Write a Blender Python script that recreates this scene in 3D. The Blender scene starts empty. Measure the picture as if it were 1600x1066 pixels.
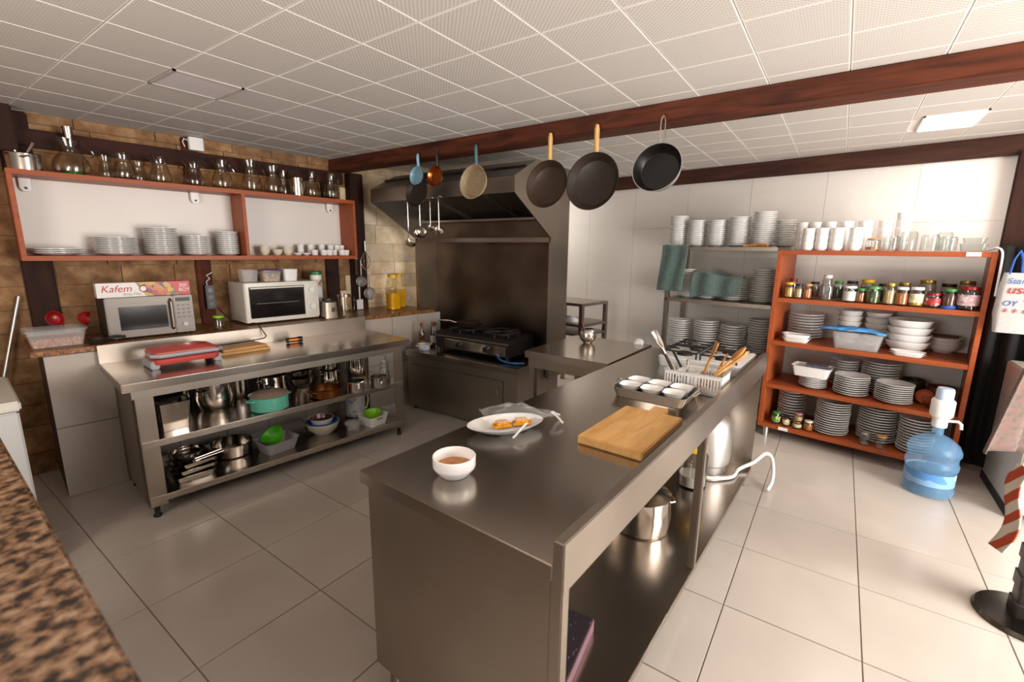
import bpy, bmesh, math, random
from mathutils import Vector, Matrix
random.seed(7)
sc = bpy.context.scene
C = sc.collection
PI = math.pi
# ------------------------------------------------------------------ camera
FPX, HC = 719.5, 1.55
def _rot(yaw, pitch, roll):
    cy, sy = math.cos(yaw), math.sin(yaw)
    f = Vector((cy*math.cos(pitch), sy*math.cos(pitch), math.sin(pitch)))
    r = Vector((sy, -cy, 0)); u = r.cross(f)
    return math.cos(roll)*r+math.sin(roll)*u, -math.sin(roll)*r+math.cos(roll)*u, f
CR, CU, CF = _rot(math.radians(35.12), math.radians(-11.168), math.radians(.709))
cam = bpy.data.objects.new('camera', bpy.data.cameras.new('camera'))
C.objects.link(cam)
cam.matrix_world = Matrix(((CR.x, CU.x, -CF.x, 0), (CR.y, CU.y, -CF.y, 0), (CR.z, CU.z, -CF.z, HC), (0, 0, 0, 1)))
cam.data.sensor_fit = 'HORIZONTAL'; cam.data.sensor_width = 36; cam.data.lens = FPX/1600*36
cam.data.clip_start = .05
cam.data.dof.use_dof = True; cam.data.dof.focus_distance = 2.5; cam.data.dof.aperture_fstop = 2.8
sc.camera = cam
# ------------------------------------------------------------------ light
w = bpy.data.worlds.new('world'); sc.world = w; w.use_nodes = True
w.node_tree.nodes['Background'].inputs[0].default_value = (.80, .88, 1, 1)
w.node_tree.nodes['Background'].inputs[1].default_value = .8
def area(name, loc, target, sx, sy, energy, color):
    l = bpy.data.lights.new(name, 'AREA'); l.shape = 'RECTANGLE'; l.size = sx; l.size_y = sy
    l.energy = energy; l.color = color
    o = bpy.data.objects.new(name, l); C.objects.link(o); o.location = loc
    o.rotation_euler = (Vector(target)-Vector(loc)).to_track_quat('-Z', 'Y').to_euler()
    return o
# daylight entering by the open doorway in the right wall and the window behind the camera
area('doorway_daylight', (1.95, -2.93, 1.15), (1.95, 1, 1.05), 1.9, 2.05, 190, (1, .965, .935))
area('window_daylight', (-1.33, 1.4, 1.5), (2, 1.5, 1.2), 1.5, 1.1, 34, (1, .92, .84))
sc.view_settings.view_transform = 'Standard'; sc.view_settings.look = 'None'
sc.view_settings.exposure = .58; sc.view_settings.gamma = 1.0; sc.view_settings.use_curve_mapping = False
sc.cycles.use_denoising = True
sc.cycles.max_bounces = 8; sc.cycles.transparent_max_bounces = 24
sc.cycles.caustics_reflective = False; sc.cycles.caustics_refractive = False
sc.cycles.sample_clamp_indirect = 6
# ------------------------------------------------------------------ pixel -> place
def ray(px, py): return CF+(px-800)/FPX*CR-(py-533)/FPX*CU
def Zp(px, py, z):
    d = ray(px, py); t = (z-HC)/d.z
    return Vector((d.x*t, d.y*t, z))
def depth(p): return (Vector(p)-Vector((0, 0, HC))).dot(CF)
def wpx(n, p): return n*depth(p)/FPX          # n pixels at point p, in metres
def seen(p, m=60):
    d = Vector(p)-Vector((0, 0, HC)); q = d.dot(CF)
    if q < .05: return False
    x, y = 800+FPX*d.dot(CR)/q, 533-FPX*d.dot(CU)/q
    return -m < x < 1600+m and -m < y < 1066+m
class Frame:      # a wall-aligned frame: along, off (towards the room), z
    def __init__(s, o, deg):
        s.a = math.radians(deg); s.o = Vector((o[0], o[1], 0))
        s.t = Vector((math.cos(s.a), math.sin(s.a), 0)); s.n = Vector((math.sin(s.a), -math.cos(s.a), 0))
    def p(s, a, off, z): return s.o+s.t*a+s.n*off+Vector((0, 0, z))
    def hit(s, px, py, off):
        d = ray(px, py); t = (s.o+s.n*off).dot(s.n)/d.dot(s.n); p = Vector((0, 0, HC))+d*t
        return p, (p-s.o).dot(s.t), p.z
LW = Frame((.727, 4.315), -6.3)
BK = Frame((4.315, .37), -98)
IS = Frame((.841, 1.186), -2.3)
# ------------------------------------------------------------------ mesh building
def RM(axis, deg): return Matrix.Rotation(math.radians(deg), 4, axis)
def T(x, y, z): return Matrix.Translation((x, y, z))
def rr(w, d, r, n=4):
    r = min(r, w/2-1e-4, d/2-1e-4); out = []
    for cx, cy, a0 in ((w/2-r, d/2-r, 0), (-w/2+r, d/2-r, 90), (-w/2+r, -d/2+r, 180), (w/2-r, -d/2+r, 270)):
        for k in range(n+1):
            a = math.radians(a0+90*k/n); out.append((cx+r*math.cos(a), cy+r*math.sin(a)))
    return out
class MB:
    def __init__(s): s.v = []; s.f = []; s.m = Matrix.Identity(4)
    def put(s, vs, fs):
        b = len(s.v); s.v += [s.m @ Vector(v) for v in vs]; s.f += [[b+i for i in f] for f in fs]; return s
    def box(s, x0, x1, y0, y1, z0, z1):
        vs = [(x, y, z) for z in (z0, z1) for x, y in ((x0, y0), (x1, y0), (x1, y1), (x0, y1))]
        return s.put(vs, [(3, 2, 1, 0), (4, 5, 6, 7), (0, 1, 5, 4), (1, 2, 6, 5), (2, 3, 7, 6), (3, 0, 4, 7)])
    def rings(s, rs, close=True, cap0=False, cap1=False, wrap=False):
        n = len(rs[0]); vs = [p for r_ in rs for p in r_]; fs = []
        for i in range(len(rs) if wrap else len(rs)-1):
            j = (i+1) % len(rs)
            for k in range(n if close else n-1):
                l = (k+1) % n; fs.append((i*n+k, i*n+l, j*n+l, j*n+k))
        if cap0: fs.append(tuple(range(n-1, -1, -1)))
        if cap1: fs.append(tuple((len(rs)-1)*n+k for k in range(n)))
        return s.put(vs, fs)
    def lathe(s, prof, seg=24, sx=1, sy=1):
        rs = [[(max(r_, 1e-5)*math.cos(2*PI*k/seg)*sx, max(r_, 1e-5)*math.sin(2*PI*k/seg)*sy, z) for k in range(seg)] for r_, z in prof]
        return s.rings(rs)
    def loft(s, secs, n=4, cap0=True, cap1=True):
        return s.rings([[(x, y, z) for x, y in rr(w_, d_, r_, n)] for w_, d_, r_, z in secs], cap0=cap0, cap1=cap1)
    def tube(s, path, r_, seg=8, closed=False, flat=1):
        path = [Vector(p) for p in path]; rs = []; n = len(path)
        up = None
        for i, p in enumerate(path):
            if closed: d = path[(i+1) % n]-path[i-1]
            else: d = path[min(i+1, n-1)]-path[max(i-1, 0)]
            d.normalize()
            if up is None: up = Vector((0, 0, 1)) if abs(d.z) < .9 else Vector((1, 0, 0))
            a = d.cross(up); a = a.normalized() if a.length > 1e-6 else Vector((1, 0, 0)); b = a.cross(d).normalized(); up = b
            rad = r_[i] if isinstance(r_, (list, tuple)) else r_
            rs.append([p+(a*math.cos(2*PI*k/seg)+b*math.sin(2*PI*k/seg)*flat)*rad for k in range(seg)])
        return s.rings(rs, cap0=not closed, cap1=not closed, wrap=closed)
    def hose(s, pts, r_, seg=8, n=6):      # smooth tube through the points
        P_ = [Vector(p) for p in pts]; P_ = [P_[0]*2-P_[1]]+P_+[P_[-1]*2-P_[-2]]; out = []
        for i in range(1, len(P_)-2):
            a, b, c, d = P_[i-1:i+3]
            for k in range(n):
                t = k/n; out.append(.5*((2*b)+(c-a)*t+(2*a-5*b+4*c-d)*t*t+(3*b-a-3*c+d)*t**3))
        return s.tube(out+[P_[-2]], r_, seg)
    def cyl(s, p0, p1, r0, r1=None, seg=16): return s.tube([p0, p1], [r0, r0 if r1 is None else r1], seg)
    def prism(s, poly, h0, h1, axis='y'):      # poly in the other two axes (x,z) for y, (x,y) for z, (y,z) for x
        f = {'y': lambda a, b, h: (a, h, b), 'z': lambda a, b, h: (a, b, h), 'x': lambda a, b, h: (h, a, b)}[axis]
        return s.rings([[f(a, b, h) for a, b in poly] for h in (h0, h1)], cap0=True, cap1=True)
    def ball(s, c, r_, seg=16, sz=1, rings=10):
        rs = []
        for i in range(rings+1):
            a = -PI/2+PI*i/rings; q = max(r_*math.cos(a), 1e-5)
            rs.append([(c[0]+q*math.cos(2*PI*k/seg), c[1]+q*math.sin(2*PI*k/seg), c[2]+r_*sz*math.sin(a)) for k in range(seg)])
        return s.rings(rs)
    def mesh(s, name, mat, bevel=0, ang=35):
        bm = bmesh.new(); vs = [bm.verts.new(v) for v in s.v]
        for f in s.f:
            try: bm.faces.new([vs[i] for i in f])
            except ValueError: pass
        bmesh.ops.remove_doubles(bm, verts=bm.verts, dist=3e-5)
        bmesh.ops.recalc_face_normals(bm, faces=bm.faces)
        if bevel:
            es = [e for e in bm.edges if len(e.link_faces) == 2 and e.calc_face_angle(0) > .6]
            bmesh.ops.bevel(bm, geom=es, offset=bevel, segments=2, affect='EDGES', clamp_overlap=True)
        me = bpy.data.meshes.new(name); bm.to_mesh(me); bm.free()
        for p in me.polygons: p.use_smooth = True
        me.set_sharp_from_angle(angle=math.radians(ang))
        if mat: me.materials.append(mat)
        return me
    def build(s, name, mat, parent=None, bevel=0, loc=None, rz=None, ang=35):
        return link(name, s.mesh(name, mat, bevel, ang), parent, loc, rz)
def link(name, me, parent=None, loc=None, rz=None):
    o = bpy.data.objects.new(name, me); C.objects.link(o)
    if parent: o.parent = parent
    if loc is not None: o.location = loc
    if rz is not None: o.rotation_euler = (0, 0, rz)
    return o
def tag(o, label, cat, group=None):
    o['label'] = label; o['category'] = cat
    if group: o['group'] = group
    return o
def thing(name, label, cat, loc=(0, 0, 0), rz=0, group=None):
    o = bpy.data.objects.new(name, None); C.objects.link(o); o.empty_display_size = .05
    o.location = loc; o.rotation_euler = (0, 0, rz)
    return tag(o, label, cat, group)
def struct(o): o['kind'] = 'structure'; return o
def one(name, label, cat, mb, mat, loc=(0, 0, 0), rz=0, group=None, bevel=0, ang=35):
    return tag(mb.build(name, mat, None, bevel, loc, rz, ang), label, cat, group)
def dup(root, loc=None, rz=None, label=None):
    def cp(o, par):
        c = o.copy(); C.objects.link(c); c.parent = par
        for ch in o.children: cp(ch, c)
        return c
    c = cp(root, None)
    if loc is not None: c.location = loc
    if rz is not None: c.rotation_euler = (0, 0, rz)
    if label: c['label'] = label
    return c
def ordn(n):
    names = ['topmost', 'second', 'third', 'fourth', 'fifth', 'sixth', 'seventh', 'eighth', 'ninth', 'tenth', 'eleventh', 'twelfth', 'thirteenth', 'fourteenth', 'fifteenth', 'sixteenth', 'seventeenth', 'eighteenth', 'nineteenth', 'twentieth']
    return names[n]
# ------------------------------------------------------------------ materials
def lin(h):
    h = h.lstrip('#'); c = [int(h[i:i+2], 16)/255 for i in (0, 2, 4)]
    return tuple(((x+.055)/1.055)**2.4 if x > .04045 else x/12.92 for x in c)+(1,)
class NT:
    def __init__(s, name):
        s.m = bpy.data.materials.new(name); s.m.use_nodes = True; s.t = s.m.node_tree
        s.b = s.t.nodes['Principled BSDF']; s.out = s.t.nodes['Material Output']
    def n(s, kind, **kw):
        q = s.t.nodes.new(kind)
        for k, v in kw.items():
            if k in q.inputs: q.inputs[k].default_value = v
            else: setattr(q, k, v)
        return q
    def l(s, a, b): s.t.links.new(a, b)
    def coords(s, scale=(1, 1, 1), out='Object', rnd=False):
        tc = s.n('ShaderNodeTexCoord'); mp = s.n('ShaderNodeMapping'); mp.inputs['Scale'].default_value = scale
        s.l(tc.outputs[out], mp.inputs['Vector'])
        if rnd:
            oi = s.n('ShaderNodeObjectInfo'); ml = s.n('ShaderNodeVectorMath', operation='SCALE'); ml.inputs[0].default_value = (17, 31, 47)
            s.l(oi.outputs['Random'], ml.inputs['Scale']); s.l(ml.outputs[0], mp.inputs['Location'])
        return mp.outputs[0]
    def ramp(s, fac, stops):
        r_ = s.n('ShaderNodeValToRGB'); s.l(fac, r_.inputs[0]); e = r_.color_ramp.elements
        e[0].position, e[0].color = stops[0][0], stops[0][1]; e[1].position, e[1].color = stops[-1][0], stops[-1][1]
        for p, c in stops[1:-1]:
            x = e.new(p); x.color = c
        return r_.outputs[0]
    def bump(s, h, st=.2, dist=.01):
        b = s.n('ShaderNodeBump', Strength=st, Distance=dist); s.l(h, b.inputs['Height']); s.l(b.outputs[0], s.b.inputs['Normal'])
def P(name, col, rough=.5, metal=0, var=.12, scale=8, bump=0, spec=.5, trans=0, stretch=(1, 1, 1), rnd=False, sheen=0, coat=0):
    q = NT(name); c = lin(col); b = q.b
    b.inputs['Roughness'].default_value = rough; b.inputs['Metallic'].default_value = metal
    b.inputs['Specular IOR Level'].default_value = spec; b.inputs['Transmission Weight'].default_value = trans
    b.inputs['Coat Weight'].default_value = coat
    if sheen: b.inputs['Sheen Weight'].default_value = sheen
    nz = q.n('ShaderNodeTexNoise', Scale=scale, Detail=4.0); q.l(q.coords(stretch, rnd=rnd), nz.inputs['Vector'])
    lo = tuple(x*(1-var) for x in c[:3])+(1,); hi = tuple(min(1, x*(1+var)) for x in c[:3])+(1,)
    q.l(q.ramp(nz.outputs['Fac'], [(.3, lo), (.7, hi)]), b.inputs['Base Color'])
    if bump: q.bump(nz.outputs['Fac'], bump, .004)
    return q.m
def steel(name, col, rough, aniso=(1, 1, 60), var=.06, bump=.03, sc_=6, det=5.0):
    q = NT(name); c = lin(col); q.b.inputs['Metallic'].default_value = 1
    nz = q.n('ShaderNodeTexNoise', Scale=sc_, Detail=det); q.l(q.coords(aniso), nz.inputs['Vector'])
    big = q.n('ShaderNodeTexNoise', Scale=2.2, Detail=min(det, 2.0)); q.l(q.coords(), big.inputs['Vector'])
    lo = tuple(x*(1-var*2) for x in c[:3])+(1,); hi = tuple(min(1, x*(1+var)) for x in c[:3])+(1,)
    q.l(q.ramp(big.outputs['Fac'], [(.3, lo), (.7, hi)]), q.b.inputs['Base Color'])
    mr = q.n('ShaderNodeMapRange'); mr.inputs['To Min'].default_value = rough*.75; mr.inputs['To Max'].default_value = rough*1.35
    ad = q.n('ShaderNodeMath', operation='ADD'); q.l(nz.outputs['Fac'], ad.inputs[0]); q.l(big.outputs['Fac'], ad.inputs[1])
    hf = q.n('ShaderNodeMath', operation='MULTIPLY'); hf.inputs[1].default_value = .5; q.l(ad.outputs[0], hf.inputs[0])
    q.l(hf.outputs[0], mr.inputs['Value']); q.l(mr.outputs[0], q.b.inputs['Roughness'])
    if bump: q.bump(nz.outputs['Fac'], bump, .001)
    return q.m
def glass(name, col, refl=1.45, tint=.92, rough=.02, base=.05):
    q = NT(name); c = lin(col); q.t.nodes.remove(q.b)
    fc = q.n('ShaderNodeLayerWeight', Blend=.5); pw = q.n('ShaderNodeMath', operation='POWER'); q.l(fc.outputs['Facing'], pw.inputs[0]); pw.inputs[1].default_value = 3.2
    fr = q.n('ShaderNodeMapRange'); q.l(pw.outputs[0], fr.inputs['Value']); fr.inputs['To Min'].default_value = base; fr.inputs['To Max'].default_value = min(.95, (refl-1)*1.4)
    tr = q.n('ShaderNodeBsdfTransparent'); gl = q.n('ShaderNodeBsdfGlossy', Roughness=rough)
    nz = q.n('ShaderNodeTexNoise', Scale=5.0); q.l(q.coords(), nz.inputs['Vector'])
    q.l(q.ramp(nz.outputs['Fac'], [(.3, tuple(x*tint for x in c[:3])+(1,)), (.7, c)]), tr.inputs[0])
    mx = q.n('ShaderNodeMixShader'); q.l(fr.outputs[0], mx.inputs[0]); q.l(tr.outputs[0], mx.inputs[1]); q.l(gl.outputs[0], mx.inputs[2])
    q.l(mx.outputs[0], q.out.inputs['Surface'])
    return q.m
def frosted(name, col, alpha=.55):
    q = NT(name); c = lin(col); q.b.inputs['Base Color'].default_value = c; q.b.inputs['Roughness'].default_value = .3
    nz = q.n('ShaderNodeTexNoise', Scale=9.0); q.l(q.coords(), nz.inputs['Vector'])
    mr = q.n('ShaderNodeMapRange'); mr.inputs['To Min'].default_value = alpha-.08; mr.inputs['To Max'].default_value = alpha+.08
    q.l(nz.outputs['Fac'], mr.inputs['Value']); q.l(mr.outputs[0], q.b.inputs['Alpha'])
    return q.m
def wood(name, dark, light, rough=.55, scale=3, stretch=(1, 9, 9), knots=False, coat=0):
    q = NT(name); q.b.inputs['Roughness'].default_value = rough; q.b.inputs['Coat Weight'].default_value = coat; q.b.inputs['Specular IOR Level'].default_value = .25
    cv = q.coords(stretch, rnd=True); nz = q.n('ShaderNodeTexNoise', Scale=scale, Detail=7.0, Distortion=.8); q.l(cv, nz.inputs['Vector'])
    col = q.ramp(nz.outputs['Fac'], [(.28, lin(dark)), (.72, lin(light))])
    if knots:
        vo = q.n('ShaderNodeTexVoronoi', Scale=2.2); q.l(q.coords((1, 2.2, 2.2), rnd=True), vo.inputs['Vector'])
        k = q.ramp(vo.outputs['Distance'], [(.05, (.25, .2, .2, 1)), (.2, (1, 1, 1, 1))])
        mx = q.n('ShaderNodeMix', data_type='RGBA', blend_type='MULTIPLY'); mx.inputs[0].default_value = 1
        q.l(col, mx.inputs[6]); q.l(k, mx.inputs[7]); col = mx.outputs[2]
    q.l(col, q.b.inputs['Base Color']); q.bump(nz.outputs['Fac'], .15, .003)
    return q.m
def spots(name, base, cols, scale, rough=.4, bump=0, thr=.45, rnd=False):
    q = NT(name); q.b.inputs['Roughness'].default_value = rough
    vo = q.n('ShaderNodeTexVoronoi', Scale=scale); q.l(q.coords(rnd=rnd), vo.inputs['Vector'])
    sp = q.n('ShaderNodeSeparateColor'); q.l(vo.outputs['Color'], sp.inputs[0])
    n = len(cols); st = [(0, lin(base))]+[(thr+(1-thr)*i/n, lin(c)) for i, c in enumerate(cols)]
    r_ = q.n('ShaderNodeValToRGB'); r_.color_ramp.interpolation = 'CONSTANT'; q.l(sp.outputs[0], r_.inputs[0])
    e = r_.color_ramp.elements; e[0].position, e[0].color = st[0]; e[1].position, e[1].color = st[-1]
    for p, c in st[1:-1]: x = e.new(p); x.color = c
    q.l(r_.outputs[0], q.b.inputs['Base Color'])
    if bump: q.bump(vo.outputs['Distance'], bump, .004)
    return q.m
def emis(name, col, st):
    q = NT(name); q.b.inputs['Base Color'].default_value = (.8, .8, .8, 1)
    q.b.inputs['Emission Color'].default_value = lin(col); q.b.inputs['Emission Strength'].default_value = st
    return q.m
STEEL = steel('brushed_steel', 'a89d91', .34)
STEELH = steel('worktop_steel', 'bbb1a6', .22, (1, 1, 1), var=.03, bump=0, sc_=2, det=0.0)
POT = steel('polished_steel', 'd2cbc4', .14, (1, 1, 30), bump=.01)
ALU = steel('cast_aluminium', 'cfccc8', .42, (1, 1, 8), bump=.08)
ORANGE = wood('orange_laminate', '934622', 'a3532c', .42, 2.2, (1, 12, 12))
DWOOD = wood('dark_stained_timber', '38190f', '6c361f', .62, 2.5, (1, 8, 8), True)
DWOOD2 = wood('dark_wall_timber', '24110b', '3f1f13', .75, 2.5, (1, 8, 8), True)
DWOODV = wood('dark_stained_post', '20110b', '3a1d12', .75, 2.5, (8, 8, 1), True)
RWOODV = wood('reddish_stained_post', '38190e', '632f18', .75, 2.5, (8, 8, 1), True)
BOARD = wood('cutting_board_wood', 'c08a4c', 'dcae72', .5, 3, (1.5, 7, 7))
PALEW = wood('pale_handle_wood', 'b98a4e', 'dcb67a', .45, 6, (6, 6, 1))
UTW = wood('utensil_wood', '9a5f2e', 'd39a5a', .5, 6, (6, 6, 1))
CER = P('white_porcelain', 'e9e6e2', .16, 0, .02, 4, coat=.3)
CREAM = P('cream_porcelain', 'ded3bd', .2, 0, .04, 4, coat=.3)
PLW = P('white_plastic', 'e6e3df', .38, 0, .03, 5)
PLG = P('grey_plastic', 'a7a4a6', .4, 0, .05, 5)
BLK = P('black_plastic', '16130f', .42, 0, .2, 12)
NONST = P('nonstick_coating', '2b221b', .38, 0, .15, 30)
IRON = P('black_cast_iron', '15120f', .5, 0, .25, 30, bump=.2)
RED = P('red_plastic', '8e0f16', .3, 0, .1, 6)
CORAL = P('coral_red_shell', 'c64a44', .35, 0, .06, 6)
MINT = P('mint_enamel', '5fb39a', .25, 0, .05, 5, coat=.4)
LIME = P('lime_plastic', '86c81c', .32, 0, .06, 5)
GREEN = P('green_plastic', '58d01e', .35, 0, .06, 5)
BLUEP = P('blue_plastic', '2d62b8', .3, 0, .1, 6)
COPPER = steel('copper_coat', 'b06432', .3, (1, 1, 10))
BRASS = steel('brass', 'b48a4a', .28, (1, 1, 10))
TEAL = P('teal_handle', '3f5f68', .4, 0, .1, 8)
SKYB = P('pale_blue_enamel', '7fa8b8', .35, 0, .08, 8)
GRAN = spots('speckled_granite_coating', 'b5a284', ['a08c70', 'c9b797', '8a765c'], 260, .5)
GLASS = glass('clear_glass', 'fafcfb', 1.5, .97)
JUGG = glass('jug_glass', 'f8f5f0', 1.5, .97, .05, .06)
CLEARP = frosted('clear_plastic', 'd9d6d2', .2)
SHEET = glass('thin_plastic_bag', 'f4f2f0', 1.6, .9, .12)
WATER = frosted('blue_bottle_plastic', '7fb0d8', .34)
YEL = P('yellow_plastic', 'e0b010', .35, 0, .08, 6)
OIL = P('sunflower_oil', 'eeb012', .12, 0, .05, 3)
CLOTH = P('sage_green_towel', '4d5f58', .95, 0, .25, 60, bump=.5, sheen=.3)
BROWN = P('terracotta', '6d3a22', .6, 0, .2, 10)
FOODO = P('orange_sauce', 'b8702c', .35, 0, .35, 40, bump=.3)
BREAD = P('fried_pastry', 'd08c14', .6, 0, .35, 60, bump=.6)
SUGAR = P('white_sugar', 'ece9e6', .9, 0, .04, 60, bump=.3)
DARKV = P('dark_void_fabric', '0f0d0d', .9, 0, .3, 20, bump=.3)
# ------------------------------------------------------------------ setting
CZ = 2.367
FLOORT = P('floor_tile', 'bfb4a9', .22, 0, .05, 3, rnd=True)
GROUT = P('floor_grout', '85796d', .9, 0, .15, 30)
x_lines = [-1.495+.5033*k for k in range(15)]
x_lines = [.518+.5033*k for k in range(-4, 10)]
y_lines = [.2484+.511*k for k in range(0, 9)]
y_lines = [.2484-.5*k for k in range(7, 0, -1)]+y_lines
floor = struct(MB().box(-1.5, 5.9, -3.3, 4.8, -.06, -.004).build('floor', GROUT))
tilecache = {}
rest = MB()
for i in range(len(x_lines)-1):
    for j in range(len(y_lines)-1):
        x0, x1, y0, y1 = x_lines[i], x_lines[i+1], y_lines[j], y_lines[j+1]
        c = ((x0+x1)/2, (y0+y1)/2, 0); wx, wy = x1-x0-.004, y1-y0-.004
        if seen(c, 250):
            k = (round(wx, 3), round(wy, 3))
            if k not in tilecache: tilecache[k] = MB().box(-wx/2, wx/2, -wy/2, wy/2, -.006, 0).mesh('floor_tile', FLOORT, .0015)
            link('floor_tile', tilecache[k], floor, c)
        else: rest.box(c[0]-wx/2, c[0]+wx/2, c[1]-wy/2, c[1]+wy/2, -.006, 0)
o = rest.build('floor_tile_area', FLOORT, floor); o['kind'] = 'stuff'
# ceiling of perforated panels in a white grid
q = NT('perforated_ceiling_tile'); q.b.inputs['Roughness'].default_value = .6
gx = q.n('ShaderNodeTexCoord'); vm = q.n('ShaderNodeVectorMath', operation='MULTIPLY_ADD'); vm.inputs[1].default_value = (1/.325,)*3; vm.inputs[2].default_value = (40.5,)*3
vf = q.n('ShaderNodeVectorMath', operation='FRACTION'); q.l(gx.outputs['Object'], vm.inputs[0]); q.l(vm.outputs[0], vf.inputs[0])
sp = q.n('ShaderNodeSeparateXYZ'); q.l(vf.outputs[0], sp.inputs[0])
def mth(op, a, b=None):
    m_ = q.n('ShaderNodeMath', operation=op)
    for k, v in enumerate((a, b)):
        if v is None: continue
        if isinstance(v, (int, float)): m_.inputs[k].default_value = v
        else: q.l(v, m_.inputs[k])
    return m_.outputs[0]
ax = mth('ABSOLUTE', mth('SUBTRACT', sp.outputs[0], .5)); ay = mth('ABSOLUTE', mth('SUBTRACT', sp.outputs[1], .5))
border = mth('GREATER_THAN', mth('MAXIMUM', ax, ay), .480)
hole = mth('GREATER_THAN', mth('MULTIPLY', mth('SINE', mth('MULTIPLY', sp.outputs[0], 2*PI*17)), mth('SINE', mth('MULTIPLY', sp.outputs[1], 2*PI*17))), .30)
hole = mth('MULTIPLY', hole, mth('SUBTRACT', 1, border))
mx = q.n('ShaderNodeMix', data_type='RGBA'); q.l(hole, mx.inputs[0]); mx.inputs[6].default_value = lin('d8d2ca'); mx.inputs[7].default_value = lin('b7b0a9')
mx2 = q.n('ShaderNodeMix', data_type='RGBA'); q.l(border, mx2.inputs[0]); q.l(mx.outputs[2], mx2.inputs[6]); mx2.inputs[7].default_value = lin('efebe5')
q.l(mx2.outputs[2], q.b.inputs['Base Color']); CEILT = q.m
WHITEM = P('white_painted_metal', 'efebe6', .5, 0, .03, 4)
ceiling = struct(MB().box(-1.5, 5.9, -3.3, 4.8, CZ+.006, CZ+.08).build('ceiling', WHITEM))
ct = MB().box(-.1605, .1605, -.1605, .1605, 0, .008).mesh('ceiling_tile', CEILT, .0012)
rest = MB(); LEDS = [(10, -9), (0, 1)]
cells = []
for j in range(-7, 16):
    for i in range(-17, 8):
        c = (.6833+.325*(j+.5), 2.350+.325*(i+.5), CZ)
        if c[0] > 5.7 or c[1] > 4.7: continue
        if (j, i) in ((1, 1), (2, 1)): pass
        cells.append((0 if seen(c, 200) else 1, depth(c), c, j, i))
cells.sort(key=lambda e: e[:2]); n = 0
for hid, dp, c, j, i in cells:
    if (j, i) in ((1, 1), (10, -9)): continue
    if not hid and n < 300: link('ceiling_tile', ct, ceiling, c); n += 1
    else:
        e, f_ = c[0]-.84580, c[1]-2.5125; rest.box(e-.1605, e+.1605, f_-.1605, f_+.1605, CZ, CZ+.008)
o = rest.build('ceiling_tile_area', CEILT, ceiling, 0, (.84580, 2.5125, 0)); o['kind'] = 'stuff'
def led_panel(x, y, sx, sy, on, label, st=21):
    t = thing('ceiling_light', label, 'light', (x, y, CZ), 0)
    fr = MB()
    for a, b, c_, d in ((-sx/2, sx/2, -sy/2, -sy/2+.012), (-sx/2, sx/2, sy/2-.012, sy/2), (-sx/2, -sx/2+.012, -sy/2, sy/2), (sx/2-.012, sx/2, -sy/2, sy/2)): fr.box(a, b, c_, d, -.006, .006)
    fr.build('frame', WHITEM if on else P('grey_panel_frame', 'b3aaa2', .6), t)
    MB().box(-sx/2+.012, sx/2-.012, -sy/2+.012, sy/2-.012, -.002, .004).build('diffuser', emis('lit_diffuser', 'fffaf2', st) if on else P('unlit_diffuser', 'd9d2d4', .5, 0, .03, 4), t)
led_panel(4.06, -.44, .43, .29, True, 'lit square ceiling light panel above the orange shelf unit')
led_panel(4.62, 3.25, .43, .29, True, 'added ceiling light panel, unseen behind the extractor hood, brightening the back wall', 40)  # extra panel added out of sight behind the hood to brighten the back wall
led_panel(.6833+.325*1.5, 2.35+.325*1.5, .32, .32, False, 'unlit lavender grey ceiling light panel among the perforated tiles')
# walls
PLAST = P('plaster', 'd5cdc4', .8, 0, .05, 3, bump=.1)
MORTAR = P('mortar', '7a6247', .95, 0, .25, 12, bump=.4)
def stone_mat(name, a, b, c):
    q = NT(name); q.b.inputs['Roughness'].default_value = .85
    oi = q.n('ShaderNodeObjectInfo'); nz = q.n('ShaderNodeTexNoise', Scale=9.0, Detail=8.0, Roughness=.6); gp_ = q.n('ShaderNodeNewGeometry'); q.l(gp_.outputs['Position'], nz.inputs['Vector'])
    col = q.ramp(nz.outputs['Fac'], [(.3, lin(a)), (.5, lin(b)), (.7, lin(c))])
    hs = q.n('ShaderNodeHueSaturation'); mr = q.n('ShaderNodeMapRange'); mr.inputs['To Min'].default_value = .78; mr.inputs['To Max'].default_value = 1.15
    q.l(oi.outputs['Random'], mr.inputs['Value']); q.l(mr.outputs[0], hs.inputs['Value']); q.l(col, hs.inputs['Color'])
    q.l(hs.outputs[0], q.b.inputs['Base Color']); q.bump(nz.outputs['Fac'], .4, .008); return q.m
STB = stone_mat('brown_stone', '5e4026', '8a6440', 'a88560'); STP = stone_mat('pale_stone', 'cdb08a', 'dfc8a6', 'ecdcc0')
wl = struct(MB().box(-2.4, 5.0, 0, .14, -.05, CZ+.05).build('wall_left', MORTAR, None, 0, LW.p(0, 0, 0), LW.a))
unit = {}
for m_ in (STB, STP): unit[m_.name] = MB().box(-.5, .5, -.5, .5, -.5, .5).mesh('stone', m_)
z = 0; rw = random.Random(3)
while z < CZ-.02:
    h = min(rw.choice((.13, .15, .17, .19)), CZ-z); a = -1.2-rw.random()*.3
    while a < 3.3:
        l = rw.uniform(.24, .52); pr = rw.uniform(.006, .016)
        o = link('stone', unit['pale_stone' if a+l*.5 > 2.15 else 'brown_stone'], wl, (a+l/2, -pr/2+.004, z+h/2)); o.scale = (l-(.003 if a+l*.5 > 2.15 else .006), pr+.008, h-(.003 if a+l*.5 > 2.15 else .006)); a += l
    z += h
wb = struct(MB().box(-5.2, 3.6, 0, .14, -.05, CZ+.05).build('wall_back', P('wall_grout', 'd0c8c0', .9, 0, .05, 8), None, 0, BK.p(0, -.626, 0), BK.a))
WTILE = P('glazed_wall_tile', 'dad3cb', .3, 0, .02, 2, rnd=True)
wt = MB().box(-.299, .299, -.006, .002, -.149, .149).mesh('wall_tile', WTILE, .001)
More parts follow.
